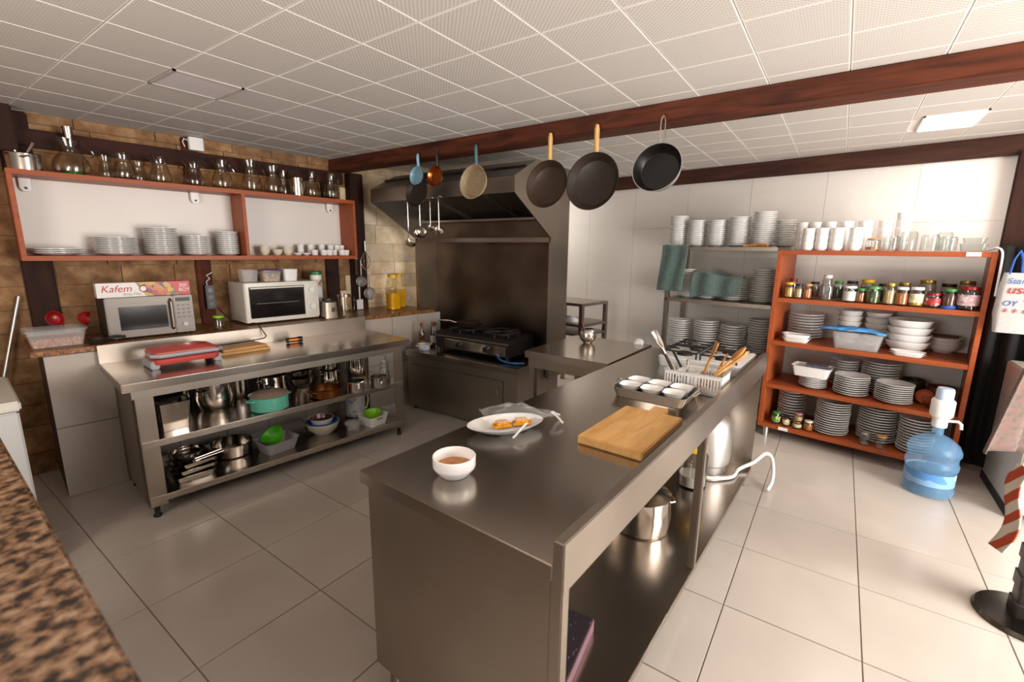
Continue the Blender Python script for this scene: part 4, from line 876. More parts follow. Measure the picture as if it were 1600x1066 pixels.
# white basket of utensils
bp = IS.p(1.62, .58, ZI); by = .23
bk = thing('utensil_basket', 'white slotted plastic basket full of utensils on the island', 'basket', bp, IS.a)
w_, d, h = .17, .28, .105
MB().box(-w_/2, w_/2, -d/2, d/2, 0, .004).build('base', PLW, bk)
mb = MB()
for (x0, x1, y0, y1) in ((-w_/2, w_/2, -d/2, -d/2+.003), (-w_/2, w_/2, d/2-.003, d/2), (-w_/2, -w_/2+.003, -d/2, d/2), (w_/2-.003, w_/2, -d/2, d/2)):
    long = 'x' if x1-x0 > y1-y0 else 'y'; n = 10 if long == 'x' else 19; L0, L1 = (x0, x1) if long == 'x' else (y0, y1); s = (L1-L0)/(2*n+1)
    for z0, z1 in ((0, .018), (.085, h)): mb.box(x0, x1, y0, y1, z0, z1)
    for i in range(n+1):
        a = L0+2*i*s
        if long == 'x': mb.box(a, a+s, y0, y1, .018, .085)
        else: mb.box(x0, x1, a, a+s, .018, .085)
    if long == 'y': mb.box(x0, x1, -.018, .018, .018, .085)
mb.build('slotted_wall', PLW, bk)
MB().loft([(w_+.006, d+.006, .012, h-.004), (w_+.014, d+.014, .014, h), (w_-.004, d-.004, .01, h), (w_-.004, d-.004, .01, h-.006)], cap0=False, cap1=False).build('rim', PLW, bk)
def bl(x, y, z): return bp+IS.t*x+Vector((-IS.n.x, -IS.n.y, 0))*y+Vector((0, 0, z))
def uten(name, label, a, b, head, m, mh=None):
    t = thing(name, label, 'utensil', bl(*a), IS.a, 'utensils in the white basket')
    d_ = Vector((b[0]-a[0], b[1]-a[1], b[2]-a[2])); L_ = d_.length; R_ = d_.to_track_quat('Z', 'Y').to_matrix().to_4x4()
    o = MB().tube([(0, 0, 0), (0, 0, L_*.72)], [.006, .007], 8).build('handle', m, t); o.matrix_local = R_
    if head == 'spoon': o = MB().ball((0, 0, L_*.86), .032, 14, 1.5).build('head', mh or m, t); o.matrix_local = R_ @ Matrix.Diagonal((1, .35, 1, 1))
    elif head == 'paddle': o = MB().loft([(.02, .008, .003, L_*.66), (.06, .008, .003, L_*.8), (.062, .007, .003, L_), (.05, .006, .003, L_+.005)]).build('head', mh or m, t); o.matrix_local = R_
    elif head == 'fork':
        mb = MB().loft([(.02, .008, .003, L_*.66), (.05, .008, .003, L_*.8)])
        for x_ in (-.02, 0, .02): mb.box(x_-.005, x_+.005, -.003, .003, L_*.8, L_)
        o = mb.build('head', mh or m, t); o.matrix_local = R_
    return t
uten('wooden_spoon', 'tall thin wooden spoon standing in the white basket', (0, -.01, .014), (.03, -.075, .25), 'paddle', UTW)
uten('wooden_spatula', 'broad wooden spatula, topmost in the white basket', (-.02, -.02, .014), (.05, -.20, .24), 'spoon', UTW)
uten('wooden_spatula', 'flat wooden turner leaning to the hob in the basket', (-.05, -.02, .014), (-.03, -.22, .23), 'paddle', BOARD)
uten('wooden_fork', 'slotted wooden fork in the white basket', (.03, -.06, .014), (.035, -.125, .20), 'fork', UTW)
uten('wooden_spoon', 'dark wooden spoon lying low in the white basket', (.05, -.03, .014), (.068, -.21, .215), 'spoon', UTW)
uten('steel_turner', 'steel handle standing upright in the white basket', (-.055, .03, .014), (-.05, .04, .22), None, POT)
tn = uten('kitchen_tongs', 'long steel tongs leaning left out of the basket', (-.045, .05, .016), (-.02, .235, .28), 'paddle', POT)
uten('knife', 'black handled knife leaning left out of the basket', (-.065, .06, .014), (-.062, .19, .24), None, BLK)
uten('knife', 'second black handled knife beside the tongs', (.07, .06, .014), (.07, .19, .23), None, BLK)
tub('white_cup_box', 'white square container inside the utensil basket', 'container', .08, .10, .085, PLW, bl(.018, .045, .006), IS.a, taper=.85)
# white gas hob at the far end
hb = thing('gas_hob', 'white gas hob with black pan supports at far end of the island', 'hob', IS.p(2.24, .47, ZI), IS.a)
MB().loft([(.46, .46, .02, 0), (.48, .48, .03, .045), (.48, .48, .03, .06), (.46, .46, .03, .065)]).build('body', CER, hb)
for i, (x_, y_, R) in enumerate(((-.11, -.11, .04), (-.11, .11, .05), (.11, -.11, .05), (.11, .11, .035))):
    MB().lathe([(0, .065), (R, .065), (R*.9, .078), (R*.6, .085), (0, .086)], 18).build('burner', IRON, hb, 0, (x_, y_, 0))
for y_ in (-.112, .112):
    mb = MB()
    for dy in (-.1, .1): mb.tube([(-.215, y_+dy, .066), (-.215, y_+dy, .10), (.215, y_+dy, .10), (.215, y_+dy, .066)], .0055, 6)
    for x_ in (-.215, -.02, .02, .215): mb.tube([(x_, y_-.1, .10), (x_, y_+.1, .10)], .0055, 6)
    for x_ in (-.11, .11): mb.tube([(x_, y_-.1, .10), (x_, y_-.035, .10)], .0055, 6).tube([(x_, y_+.1, .10), (x_, y_+.035, .10)], .0055, 6)
    mb.build('pan_support', IRON, hb)
one('white_napkin', 'folded white napkin at the seam of island and corner table', 'napkin', MB().loft([(.13, .07, .01, 0), (.13, .07, .02, .012), (.09, .04, .02, .03)]), SUGAR, U(998, 537), .3)
# under the island
ZU = .13
pot('stock_pot', 'steel stock pot with lid on the island lower shelf', U(1000, 820, ZU), .142, .185, POT, IS.a-.9, 2, POT, .06, knob=POT)
jar('sugar_jar', 'large clear jar of sugar with yellow lid behind the post', U(1080, 757, ZU), .085, .27, SUGAR, YEL, .35, gm=glass('clear_plastic_jar', 'f0eeea', 1.35, .95))
gp = U(1120, 733, ZU)
gc = thing('gas_cylinder', 'silver gas cylinder on the island lower shelf', 'gas cylinder', (gp.x-.01, gp.y+.075, ZU+.0012), 0)
MB().lathe([(0, .03), (.11, .03), (.145, .06), (.15, .10), (.15, .27), (.135, .34), (.09, .385), (.05, .40), (0, .402)], 40).build('body', ALU, gc)
MB().lathe([(.12, 0), (.128, 0), (.128, .045), (.12, .045)], 32).build('foot_ring', ALU, gc)
MB().prism([(-.075, -.03), (.03, -.055), (.05, .02), (-.05, .05)], .385, .52, 'z').build('valve_collar', ALU, gc, .004)
MB().cyl((0, 0, .40), (0, 0, .50), .02).build('valve', BRASS, gc)
gx_, gy_ = gp.x-.01, gp.y+.075
one('gas_hose', 'white gas hose looping from the island shelf to the floor', 'hose', MB().hose([(gx_-.17, gy_+.07, .146), (gx_-.19, gy_-.06, .146), (gx_-.09, gy_-.18, .146), (gx_+.05, gy_-.20, .15), (gx_+.15, gy_-.27, .18), (gx_+.235, gy_-.325, .225), (gx_+.285, gy_-.36, .19), (gx_+.28, gy_-.38, .11), (gx_+.22, gy_-.385, .045), (gx_+.13, gy_-.37, .016)], .012, 10), PLW)
q = NT('purple_leaf_print'); q.b.inputs['Roughness'].default_value = .6
vo = q.n('ShaderNodeTexVoronoi', Scale=34.0); vo.inputs['Randomness'].default_value = 1; q.l(q.coords((1, 2.2, 1)), vo.inputs['Vector'])
q.l(q.ramp(vo.outputs['Distance'], [(.12, lin('7a6670')), (.2, lin('241820'))]), q.b.inputs['Base Color']); PURP = q.m
t = thing('gift_bag', 'dark purple leaf patterned paper bag lying under the island', 'bag', (1.21, .70, ZU), math.radians(8))
MB().box(-.20, .20, -.12, .15, 0, .05).build('bag_body', PURP, t, .003); MB().box(-.195, .195, -.126, -.1205, .0, .048).build('pink_side', P('dusty_pink_paper', '6e4e56', .6), t)
MB().box(.10, .15, .03, .09, .050, .0515).build('clear_patch', P('grey_patch', '5a5355', .4), t)
one('brown_loaf', 'brown bread loaf on the purple bag near the island end', 'bread', MB().ball((0, 0, .04), .06, 20, .7), P('brown_crust', '6a4426', .7, 0, .3, 12, bump=.5), (1.13, .66, ZU+.052))
# ------------------------------------------------------------------ orange shelf unit
OS = thing('shelf_unit', 'orange laminate shelf unit full of jars and dishes against the back wall', 'shelf', BK.p(0, 0, 0), BK.a)
W0, W1, DP = -.062, 1.175, .52
for x_ in (W0, W1-.028): MB().box(x_, x_+.028, 0, DP, .09, 1.575).build('side_panel', ORANGE, OS, .002)
SZ = (.12, .47, .84, 1.195, 1.575)
for z_ in SZ: MB().box(W0+.028 if z_ < 1.5 else W0, W1-.028 if z_ < 1.5 else W1, .004, DP, z_-.034, z_).build('board', ORANGE, OS, .002)
for x_ in (W0+.06, W1-.06):
    for y_ in (.05, DP-.05): MB().cyl((x_, y_, 0), (x_, y_, .09), .022).build('foot', ALU, OS)
for x_, z_ in ((1.03, 1.559), (.10, .104)): MB().box(x_, x_+.07, -.0012, .0045, z_-.013, z_+.013).build('paper_tag', WHI, OS)
def onB(s, off, z): return BK.p(s, -off, z)
def fitB(px, py, z):      # place by pixel on a board, kept inside the unit
    p = Zp(px, py, z); return p
def bj(px, py, z_, off=.12):      # a jar position on board z_, at a chosen depth behind the front edge
    return BK.p(BK.hit(px, py, -off)[1], -off, z_)
PG = 'plates on the orange shelf unit'
pm = {R: plate_mesh('serving_plate', R) for R in (.095, .105, .112, .12, .13)}
for s_, off, z_, R, n, top, wh in (
    (.125, .27, .12, .105, 11, .387, 'of stack behind spice jars, bottom board'), (.44, .15, .12, .118, 14, .393, 'of tallest stack on bottom board'), (.72, .235, .12, .125, 13, .39, 'of stack behind the two glass jars, bottom board'), (.955, .15, .12, .108, 12, .385, 'of stack behind water bottle, bottom board'),
    (.275, .14, .47, .1, 6, .565, 'of stack under white basket, second board'), (.53, .13, .47, .115, 9, .63, 'of front middle stack, second board'), (.79, .13, .47, .115, 9, .62, 'of front stack beside clay pots, second board'), (.44, .39, .47, .1, 11, .695, 'of rear stack beside white basket, second board'), (.68, .38, .47, .125, 12, .72, 'of wide rear stack, second board'),
    (.13, .36, .84, .13, 9, 1.05, 'of stack behind white baking dishes, third board')):
    me_ = plate_mesh('serving_plate', R, h=.024)
    stack('serving_plate', 'plate', me_, onB(s_, off, z_), n, (top-z_-.024)/(n-1), 'white plate', wh, PG, .003)
p = onB(.262, .13, .47)
t = tub('white_tub', 'white plastic tub resting on plates of the second board', 'tub', .27, .17, .085, PLW, (p.x-.01, p.y, .47+.100), BK.a-.02, taper=.85, r_=.02)
MB().box(-.05, .10, -.02, .05, .05, .092).build('papers_inside', P('mixed_papers', '6a6a78', .6, 0, .4, 30), t)
def dish(label, p, w_, d, h, m=CER, rz=0, grp=None): return tub('baking_dish', label, 'dish', w_, d, h, m, p, BK.a+rz, grp, .82, r_=.03, t_=.005)
p = bj(1244, 529, .84, .09)
dish('lower white rectangular baking dish on third board', p, .20, .12, .035, grp='baking dishes'); dish('upper white rectangular baking dish stacked on third board', (p.x, p.y, p.z+.03), .20, .12, .035, grp='baking dishes')
p = fitB(1338, 547, .84)
tub('clear_crate', 'clear plastic crate under the blue folded bag', 'container', .31, .19, .125, CLEARP, (p.x+.06, p.y, p.z), BK.a, taper=.86, r_=.02)
def blue(u, v):
    x = (u-.5)*.42; y = (v-.5)*.17*(1-.4*abs(u-.5)); return (x, y, .012+.022*(1-(2*u-1)**2)*(1-(2*v-1)**2)+.012*mn.noise(Vector((u*7, v*5, 2)))-.03*max(0, u-.75)*2)
mb = crumple(30, 12, blue); mb.put([(x, y, -.002+.3*min(0, z_)) for x, y, z_ in mb.v], [tuple(reversed(f)) for f in mb.f[:]])
one('blue_plastic_bag', 'shiny blue folded plastic bag lying on the clear crate', 'bag', mb, P('shiny_blue_film', '4a96d2', .14, 0, .25, 14, bump=.5, coat=.5), Vector((p.x+.06, p.y, p.z+.137))-BK.t*.035+BK.n*.05, BK.a-.04, ang=60)
bwm = MB().lathe(bowl_prof(.135, .085, .55, .005), 36).mesh('serving_bowl', CER)
p = bj(1424, 498, .84, .27)
for k in range(4): tag(link('serving_bowl', bwm, None, (p.x, p.y, p.z+.052*k)), '%s large white bowl of the stack right of the blue bag' % ordn(3-k), 'bowl', 'large bowls on the third board')
p = bj(1418, 552, .84, .065)
for k in range(2): dish(('lower', 'upper')[k]+' flat white oval dish in front of the large bowls', (p.x, p.y, p.z+.016*k), .19, .09, .02, rz=-.05, grp='flat dishes')
bw2 = MB().lathe(bowl_prof(.10, .06, .55, .004), 36).mesh('serving_bowl', CER)
p = fitB(1474, 552, .84)
for k in range(3): tag(link('serving_bowl', bw2, None, (p.x+.06, p.y, p.z+.026*k)), '%s white bowl of the stack at right end of third board' % ordn(2-k), 'bowl', 'bowls at the end of the third board')
one('wooden_coaster', 'brown woven mat lying in the end bowl stack', 'mat', MB().loft([(.14, .10, .01, 0), (.15, .11, .01, .012)]), BROWN, (p.x+.06, p.y, p.z+.113), BK.a)
bw3 = MB().lathe(bowl_prof(.085, .07, .5, .004), 32).mesh('soup_bowl', CER)
for s, nn, wh in ((.43, 5, 'left'), (.61, 5, 'right')):
    for k in range(nn): tag(link('soup_bowl', bw3, None, onB(s, .40, .84+.043*k+.02)), '%s white bowl in %s stack behind the blue bag' % (ordn(nn-1-k), wh), 'bowl', 'soup bowls behind the blue bag')
    MB()
for s in (.43, .61): one('bowl_stand', 'low white stand under the %s bowl stack behind the blue bag' % ('left' if s < .5 else 'right'), 'stand', MB().lathe([(0, 0), (.06, 0), (.06, .02), (0, .02)], 20), PLW, onB(s, .40, .84))
# clay pots and glass on the second board
p = fitB(1458, 632, .47)
pot('clay_pot', 'dark brown clay pot at right end of the second board', onB(1.05, .38, .47), .08, .12, BROWN, 0, 2)
pot('clay_pot', 'black pan behind the orange clay dish on second board', onB(.885, .42, .47), .07, .14, NONST, 0, 0)
o = one('clay_dish', 'orange clay dish leaning among the pots of second board', 'dish', MB().lathe(bowl_prof(.055, .028), 24), P('orange_clay', 'a84a1c', .6), (0, 0, 0)); o.matrix_world = Matrix.Translation(onB(.965, .25, .515)) @ RM('Z', -98) @ RM('X', 55)
one('glass_bowl', 'clear glass bowl in front of the clay pots', 'bowl', MB().lathe(bowl_prof(.08, .075), 28), GLASS, onB(1.03, .13, .47))
# jars
LBL = [spots('label_print_%d' % k, b, c_, 60, .5, rnd=True) for k, (b, c_) in enumerate((('6f9a4a', ['c8c44a', 'd8d4ca', '4f7a3a']), ('d0c6b0', ['c8bc90', 'dcd4c4', 'a0a880']), ('c8a0a8', ['d8c4c6', 'b8828f', 'd0c8c4']), ('a83030', ['c8a898', '8a2020', 'b84040'])))]
GOLD = P('gold_lid', 'b89a4a', .3, .8); WL = PLW; GL = P('green_lid', '3f8a3a', .35); BR = P('brown_spice', '5a3018', .8, 0, .3, 60, bump=.4); OR = P('orange_spice', 'b8661c', .8, 0, .25, 60, bump=.3); BE = P('beige_grain', 'c0a070', .8, 0, .25, 70, bump=.3); YS = P('yellow_spice', 'c79a2c', .8, 0, .2, 60, bump=.3); DK = P('dark_spice', '2a1c14', .8, 0, .3, 60, bump=.3); GR = P('green_herb', '3a4a1c', .8, 0, .3, 60, bump=.3); CORK = P('cork_lid', 'b88a50', .7)
JL = ((1231, .033, .125, YS, YEL, 'yellow spice jar with yellow lid at left end'), (1246, .03, .115, BE, BLK, 'jar of pale seeds with black lid'), (1260, .03, .12, OR, CORK, 'orange spice jar with cork lid'), (1290, .052, .135, None, None, 'large empty glass jar without lid'), (1326, .046, .12, SUGAR, WL, 'jar of white powder with white lid'), (1344, .028, .105, OR, GL, 'slim orange spice jar with green lid'), (1363, .046, .125, GR, GL, 'jar of dark herbs with green lid'), (1388, .036, .155, BE, GOLD, 'tall jar of beige grain with gold lid'), (1408, .040, .13, OR, WL, 'jar of orange spice with white lid'), (1431, .041, .135, YS, WL, 'jar with white label and white lid'), (1458, .042, .10, BR, RED, 'short jar with red lid and red label'), (1483, .038, .13, BR, GL, 'jar of brown sticks with green lid in a blue dish'), (1513, .056, .155, DK, RED, 'biggest jar, pink label and red lid, at right end'))
for k, (px, R, h, ct__, ld, lb) in enumerate(JL):
    jar('spice_jar', lb+', jar board', bj(px, 470, 1.195+(.004 if k == 11 else 0), .07), R, h, ct__, ld, .85, 'spice jars on the jar board', label_m={9: LBL[1], 10: LBL[3], 12: LBL[2]}.get(k))
one('blue_dish', 'small blue plastic dish under a spice jar', 'dish', MB().lathe([(0, .0), (.042, 0), (.047, .022), (.0445, .022), (.0405, .003), (0, .0025)], 24), BLUEP, bj(1483, 470, 1.195, .07))
for k, (px, R, h, ct__, ld, lb) in enumerate(((1236, .032, .15, BR, RED, 'dark red lid at left end'), (1270, .034, .13, BR, BLK, 'black lid beside the large empty jar'), (1289, .034, .19, None, WL, 'tall, white lid, showing above the empty jar'), (1307, .034, .145, GR, GL, 'green lid beside the powder jar'), (1328, .04, .15, DK, BLK, 'black lid above the powder jar'), (1352, .045, .165, BR, YEL, 'yellow lid above the herb jar'), (1378, .038, .14, DK, BLK, 'black lid left of the tall gold lid'), (1410, .04, .155, BR, GOLD, 'gold lid above the orange spice jar'), (1445, .05, .18, None, GOLD, 'empty, wide gold lid'), (1479, .046, .16, DK, BLK, 'wide black lid above the blue dish'), (1507, .046, .185, DK, GOLD, 'dark, gold lid above the biggest jar'))):
    jar('spice_jar', 'rear row jar, '+lb, bj(px, 470, 1.195, .23), R, h, ct__, ld, .85, 'spice jars on the jar board')
for px, py, R, h, ct__, ld, lm, lb in ((1212, 655, .034, .10, GR, GL, 0, 'jar with green label at left end of bottom board'), (1228, 660, .028, .08, YS, BLK, 1, 'small jar with yellow label on bottom board'), (1245, 668, .034, .06, YS, GOLD, 1, 'lower of two stacked jars on bottom board'), (1262, 671, .034, .085, OR, WL, None, 'jar of orange spice with white lid on bottom board')):
    t = jar('pickle_jar', lb, bj(px, py, .12, .07), R, h, ct__, ld, .85, 'small jars on the bottom board', label_m=LBL[lm] if lm is not None else None)
p = bj(1245, 668, .12, .07); jar('pickle_jar', 'pink lidded jar standing on another jar, bottom board', (p.x, p.y, .1803), .034, .07, BE, P('pink_lid', 'c07a86', .4), .8, 'small jars on the bottom board')
for px, py, ld, lb in ((1350, 694, POT, 'glass jar with grey lid in front of plates, bottom board'), (1375, 697, CORK, 'glass jar with brown lid in front of plates, bottom board')): jar('glass_jar', lb, bj(px, py, .12, .055), .038, .10, None, ld, group='glass jars on the bottom board')
# bowls and glass on top of the unit
cbm = MB().lathe([(0, .002), (.033, 0), (.035, .004), (.044, .02), (.046, .065), (.043, .065), (.041, .022), (.032, .008), (0, .007)], 28).mesh('white_bowl', CER)
for k, px in enumerate((1262, 1283, 1306, 1335)):
    p = bj(px, 385, 1.575, .06)
    for n in range(3): tag(link('white_bowl', cbm, None, (p.x, p.y, p.z+.051*n)), '%s white bowl in %s front stack on top of unit' % (ordn(2-n), ('first', 'second', 'third', 'fourth')[k]), 'bowl', 'white bowls on top of the shelf unit')
for k, px in enumerate((1254, 1274, 1296, 1322, 1352, 1383, 1411)):
    p = bj(px, 360, 1.575, .22)
    nn = 4 if k < 6 else 5
    for n in range(nn): tag(link('white_bowl', cbm, None, (p.x, p.y, p.z+.052*n)), '%s white bowl in %s rear stack on top of unit' % (ordn(nn-1-n), ('first', 'second', 'third', 'fourth', 'fifth', 'sixth', 'tallest')[k]), 'bowl', 'white bowls on top of the shelf unit')
jar('glass_jar', 'glass jar with orange contents after the white bowls', bj(1364, 385, 1.575, .06), .045, .09, OR, P('orange_lid', 'c8753a', .4), .4)
for k, (px, R, h, lb) in enumerate(((1392, .045, .12, 'plain glass jar with red base after the orange jar'), (1418, .05, .15, 'tallest clear glass jar on top of unit'), (1452, .05, .125, 'clear glass jar third from the right end'), (1481, .046, .11, 'bluish glass bowl jar second from right end'))):
    jar('glass_jar', lb, bj(px, 385, 1.575, .07), R, h, None, None, group='clear jars on top of the shelf unit')
jar('glass_jar', 'clear glass jar stacked behind the others on top of unit', bj(1478, 365, 1.575, .30), .045, .15, None, None, group='clear jars on top of the shelf unit')
tub('glass_dish', 'shallow clear glass dish at right end of unit top', 'dish', .14, .10, .05, GLASS, bj(1521, 388, 1.575, .08), BK.a, taper=.85, r_=.03)
tub('glass_dish', 'upper clear glass dish stacked at right end of unit top', 'dish', .12, .09, .035, GLASS, bj(1521, 388, 1.627, .08), BK.a, taper=.85, r_=.03)
one('white_cable', 'white cable hanging over the right end of shelf unit', 'cable', MB().hose([onB(1.115, .20, 1.583), onB(1.14, .10, 1.588), onB(1.165, .02, 1.60), onB(1.19, -.02, 1.57), onB(1.196, -.02, 1.45), onB(1.198, -.016, 1.3)], .006, 8), PLW)
# ------------------------------------------------------------------ steel plate rack
RK = thing('plate_rack', 'grey steel rack stacked with white plates left of the shelf unit', 'rack', BK.p(-.565, -.10, 0), BK.a)
RZ = (.13, .615, 1.115, 1.60)
for z_ in RZ: MB().box(-.475, .475, 0, .44, z_-.032, z_).build('shelf', STEEL, RK, .002)
for x_, y_ in ((-.475, 0), (-.475, .40), (.435, .40)):
    MB().box(x_, x_+.04, y_, y_+.04, 0, 1.568).build('post', STEEL, RK, .002)
def rkp(px, py, off, z_): return BK.p(BK.hit(px, py, -.1-off)[1], -.1-off, z_)
pr = {R: plate_mesh('side_plate', R) for R in (.088, .095, .105, .115)}
for row, z_, items in (('top', 1.60, ((1059, 16, .088, 1.89, 'leftmost'), (1088, 14, .088, 1.845, 'second'), (1119, 14, .088, 1.84, 'third'), (1153, 15, .089, 1.862, 'fourth'), (1191, 17, .093, 1.897, 'tallest, fifth'), (1226, 12, .082, 1.83, 'rightmost'))), ('middle', 1.115, ((1072, 14, .082, 1.39, 'leftmost'), (1103, 8, .1, 1.275, 'second'), (1145, 11, .118, 1.325, 'third'), (1190, 15, .095, 1.41, 'rightmost'))), ('lower', .615, ((1060, 13, .112, .89, 'leftmost'), (1102, 13, .115, .91, 'second'), (1144, 12, .115, .89, 'third'), (1186, 16, .1, .97, 'rightmost')))):
    for px, n, R, top, wh in items:
        stack('side_plate', 'plate', plate_mesh('side_plate', R, h=.024), rkp(px, {'top': 380, 'middle': 465, 'lower': 530}[row], .30 if wh == 'rightmost' and row == 'top' else .18, z_), n, (top-z_-.024)/(n-1), 'white plate', 'of %s stack on %s shelf of steel rack' % (wh, row), 'plates on the steel rack', .003)
one('wooden_tongs', 'orange brown wooden tongs lying before the plates on rack top', 'tongs', MB().tube([(-.10, 0, .008), (.10, .01, .008)], [.006, .012], 8).tube([(-.10, .01, .012), (.10, -.02, .022)], [.006, .014], 8), UTW, rkp(1180, 383, .045, 1.60), BK.a)
# towels on the rack
def towel1(u, v):      # hangs over the left end of the top shelf
    x = .02+u*.255; drop = v*.55
    if drop < .12: return (x, .08-drop*.85, .003+.004*math.sin(u*9))
    return (x-.02*v+.008*math.sin(v*5), -.022+.007*math.sin(u*11+v*2)-.01*v, .002-(drop-.12))
mb = crumple(30, 24, towel1)
o = one('kitchen_towel', 'sage green towel hanging over the left end of rack top', 'towel', mb, CLOTH, BK.p(-1.11, -.11, 1.611), BK.a, ang=80)
s_ = o.modifiers.new('thick', 'SOLIDIFY'); s_.thickness = .005
def towel2(u, v):
    x = (u-.5)*.44; drop = v*.39
    hz = .01*math.sin(u*7)+.018*math.sin(u*3+1)
    if drop < .16: return (x, .12-drop, .0+hz+.014*math.sin(v*9+u*4))
    e = drop-.16; return (x+.01*math.sin(v*6), -.045+.012*math.sin(u*13)-.01, hz-e*(1-.35*u)-.004)
mb = crumple(34, 24, towel2); pp = rkp(1124, 410, .095, 1.115+.226)
o = one('kitchen_towel', 'sage green towel draped over the plates on the middle rack shelf', 'towel', mb, CLOTH, (pp.x, pp.y, pp.z), BK.a+.02, ang=80)
s_ = o.modifiers.new('thick', 'SOLIDIFY'); s_.thickness = .005
# ------------------------------------------------------------------ water bottle with pump
wbp = (3.93, -.645, 0)
t = thing('water_bottle', 'large blue water bottle with hand pump on the floor', 'water bottle', wbp, BK.a)
R = .135
prof = [(0, .012), (R*.8, 0), (R*.97, .01), (R, .04), (R*.96, .06), (R*.96, .17), (R*1.02, .19), (R*1.02, .215), (R*.95, .235), (R*.97, .27), (R*1.03, .285), (R*1.02, .31), (R*.9, .345), (R*.55, .385), (.03, .405), (.028, .47), (0, .47)]
MB().lathe(prof, 40).build('bottle', WATER, t)
MB().lathe([(0, .014), (R*.9, .014), (R*.92, .06), (R*.92, .155), (0, .155)], 36).build('water', glass('water', 'dcebf4', 1.33, .95), t)
MB().lathe([(R*.962, .08), (R*.968, .08), (R*.968, .165), (R*.962, .165)], 40).build('label_band', spots('bottle_label', '7fa8d0', ['d8dce0', '4f86c0', 'b8cce0'], 9, .4), t)
pu = MB().lathe([(0, .455), (.036, .455), (.04, .46), (.04, .515), (.056, .53), (.06, .54), (.06, .63), (.054, .64), (0, .64)], 28).build('pump', PLW, t)
MB().lathe([(0, .64), (.045, .64), (.045, .70), (.04, .715), (0, .717)], 26).build('plunger', P('pale_blue_plunger', 'b8c6dc', .35), pu)
MB().tube([(.035, -.01, .505), (.085, -.02, .515), (.10, -.022, .50), (.103, -.022, .47)], .009, 8).build('spout', PLW, pu)
# ------------------------------------------------------------------ right edge: fridge, coat, bag, garment stand
t = thing('fridge', 'white refrigerator partly hidden behind the coat and apron', 'fridge', (3.80, -1.62, 0), 0)
MB().box(.0, .64, .0, .62, .03, .86).build('body', P('fridge_enamel', 'c9c6c1', .3, 0, .02, 3), t, .01)
MB().box(-.03, .0, .0, .62, .05, .85).build('door', P('fridge_door_enamel', 'd6d3cf', .3, 0, .02, 3), t, .008)
MB().box(-.005, .64, .605, .628, .0, .05).build('base_strip', P('dark_seal', '1c1a19', .6), t)
for x_ in (.03, .58): MB().cyl((x_, .57, 0), (x_, .57, .03), .022).build('foot', PLG, t)
def cloth_obj(name, label, cat, fn, m, nx=24, ny=30, th=.006, **kw):
    o = one(name, label, cat, crumple(nx, ny, fn), m, ang=80, **kw); s_ = o.modifiers.new('thick', 'SOLIDIFY'); s_.thickness = th; return o
def coat(u, v):
    z_ = 1.62-1.58*v; s = 1.205+.28*u+.02*v; return tuple(BK.p(s+.0, -.45+.04*math.sin(u*16+v)+.03*u, z_))
cloth_obj('black_coat', 'long black coat hanging in the corner beside the shelf unit', 'coat', coat, DARKV)
q = NT('printed_carrier_plastic'); q.b.inputs['Roughness'].default_value = .35
nz = q.n('ShaderNodeTexNoise', Scale=14.0, Detail=3.0); q.l(q.coords(out='Generated', scale=(1, 1, 2)), nz.inputs['Vector'])
q.l(q.ramp(nz.outputs['Fac'], [(.0, lin('a9a5a3')), (1, lin('bcb8b5'))]), q.b.inputs['Base Color'])
bagp = BK.p(1.315, .03, 1.08)
t = thing('carrier_bag', 'white plastic carrier bag with blue handles hung in the corner', 'bag', bagp, BK.a+.1)
MB().loft([(.20, .05, .02, 0), (.23, .09, .03, .12), (.22, .08, .03, .30), (.20, .05, .02, .37)], cap1=False).build('bag_body', q.m, t)
for s in (-.05, .05): MB().tube([(s-.03, -.02, .36), (s-.02, -.01, .45), (s, 0, .50), (s+.02, 0, .45), (s+.03, .0, .36)], .010, 8, flat=.5).build('handle', BLUEP, t)
BLI = P('blue_ink', '2a62a8', .5)
for s_, sz, m_, x_, z_ in (('Star', .05, BLI, -.09, .305), ('ust', .075, REDI, -.08, .245), ('A.S.', .045, BLI, .0, .20), ('OY', .045, BLI, -.09, .17), ('* * *', .06, REDI, -.09, .11)): text(s_, sz, m_, t, (x_, -.047, z_), 90, .2)
# garment stand: round base, ribbed post, apron and striped strap
gs = thing('garment_stand', 'black carved wooden stand on a round metal base', 'stand', (2.70, -.835, 0), 0)
MB().lathe([(0, 0), (.165, 0), (.17, .006), (.16, .022), (.05, .032), (0, .034)], 40).build('base', steel('dark_chrome', '5a544e', .25), gs)
secs = []
for i in range(26): secs.append((.105-.012*(i % 2), .105-.012*(i % 2), .012, .03+.062*i-.0)); secs.append((.105-.012*(i % 2), .105-.012*(i % 2), .012, .03+.062*(i+1)-.004))
MB().loft(secs).build('post', P('black_stained_wood', '231a16', .45, 0, .2, 14), gs)
for a_ in (0, 2, 4): MB().tube([(0, 0, 1.60), (.07*math.cos(a_), .07*math.sin(a_), 1.66), (.12*math.cos(a_), .12*math.sin(a_), 1.72)], .012, 8).build('peg', BLK, gs)
q = NT('pink_grey_flannel'); q.b.inputs['Roughness'].default_value = .95
vo = q.n('ShaderNodeTexNoise', Scale=45.0, Detail=4.0); q.l(q.coords(), vo.inputs['Vector']); q.l(q.ramp(vo.outputs['Fac'], [(.35, lin('584c44')), (.55, lin('685750')), (.7, lin('734f48'))]), q.b.inputs['Base Color']); q.bump(vo.outputs['Fac'], .4, .004)
def apron(u, v):
    z_ = 1.62-.85*v+.05*math.sin(u*3); sp_ = .05+.30*v
    return (2.68-.05*v+sp_*(u-.5)*.7, -.745+(.18*(1-u)-.05*u)*v+.022*math.sin(u*15)*v, z_-.10*u*v)
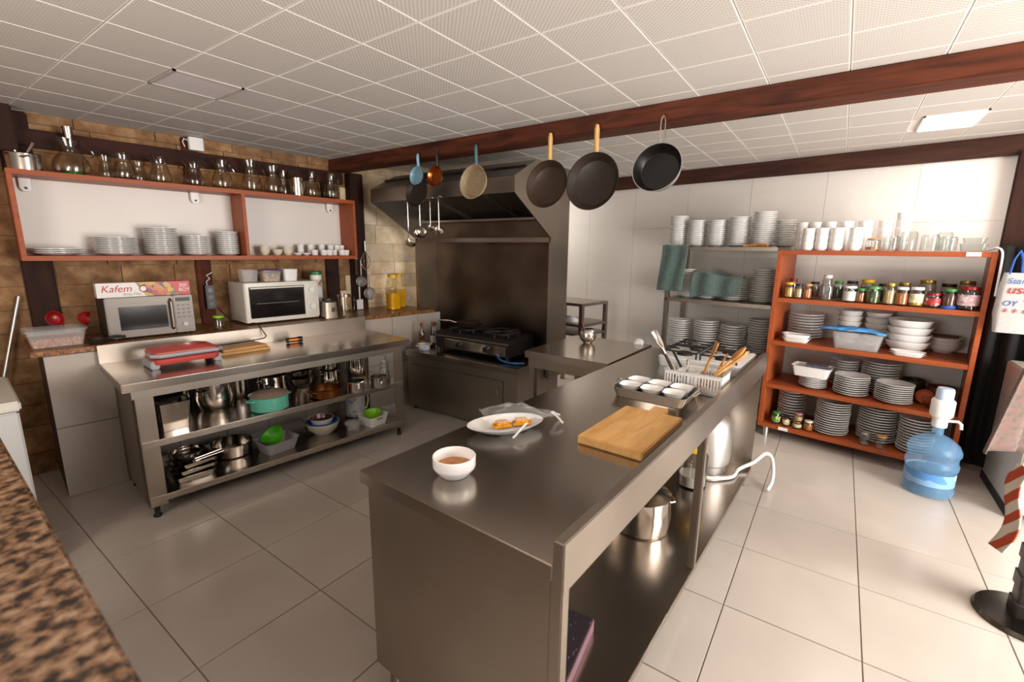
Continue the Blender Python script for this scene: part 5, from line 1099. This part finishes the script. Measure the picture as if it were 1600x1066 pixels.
cloth_obj('apron', 'pinkish grey apron with orange hem hanging on the stand', 'apron', apron, q.m)
q = NT('orange_cream_stripes'); wv = q.n('ShaderNodeTexWave', Scale=5.5, Distortion=1.5); wv.bands_direction = 'DIAGONAL'; q.l(q.coords(), wv.inputs['Vector'])
r_ = q.ramp(wv.outputs['Fac'], [(.45, lin('9c3a16')), (.55, lin('b8ae9f'))]); q.l(r_, q.b.inputs['Base Color']); q.b.inputs['Roughness'].default_value = .8
def strap(u, v): return (2.66+.02*math.sin(v*6)+.06*(u-.5)-.05*v, -.72+.035*v+.03*(u-.5)+.012*math.sin(v*7), .70-.36*v)
cloth_obj('striped_scarf', 'orange and cream striped scarf end hanging below the apron', 'scarf', strap, q.m, 10, 24)
# ------------------------------------------------------------------ near left: granite counter, freezer, rod
q = NT('pink_granite'); q.b.inputs['Roughness'].default_value = .22
n1 = q.n('ShaderNodeTexNoise', Scale=42.0, Detail=4.0, Roughness=.55); q.l(q.coords(), n1.inputs['Vector'])
q.l(q.ramp(n1.outputs['Fac'], [(.38, lin('221a16')), (.46, lin('57402f')), (.55, lin('7f6049')), (.68, lin('9c8068'))]), q.b.inputs['Base Color'])
gt = thing('granite_counter', 'speckled pink granite counter in the near left corner', 'counter', (0, 0, 0), 0)
MB().prism([(.175, 2.28), (.116, .35), (-.62, .35), (-.56, 2.28)], 1.01, 1.045, 'z').build('granite_slab', q.m, gt, .006)
MB().prism([(.115, 2.22), (.07, .42), (-.58, .42), (-.52, 2.22)], 0, 1.01, 'z').build('base_cabinet', P('counter_base', '6a5a4c', .7), gt)
t = thing('chest_freezer', 'white chest freezer beyond the granite counter', 'freezer', (-.24, 3.02, 0), math.radians(-4))
MB().box(0, .58, 0, .62, .03, .80).build('cabinet', P('freezer_enamel', 'b9b6b2', .35, 0, .03, 3), t, .008); MB().box(-.01, .59, -.01, .63, .805, .85).build('lid', P('cream_lid', 'c6c0b4', .35, 0, .03, 3), t, .008)
for x_ in (.06, .52):
    for y_ in (.06, .56): MB().cyl((x_, y_, 0), (x_, y_, .03), .02).build('foot', BLK, t)
one('metal_rod', 'thin metal rod leaning on the stone wall behind the freezer', 'rod', MB().cyl(LW.p(-.46, .14, .0), LW.p(-.135, .035, 1.22), .010, None, 10), ALU)
# a hair of clearance under everything that rests on a board, shelf or worktop
FIXED = {'table', 'shelf', 'rack', 'hood', 'cabinet', 'fridge', 'counter', 'freezer', 'stand', 'light', 'coat', 'apron', 'scarf', 'ladle', 'rod', 'hose', 'water bottle'}
for o in list(C.objects):
    if o.parent is None and o.get('category') and (o['category'] not in FIXED or o.name.startswith('bowl_stand')): o.location.z += .0012
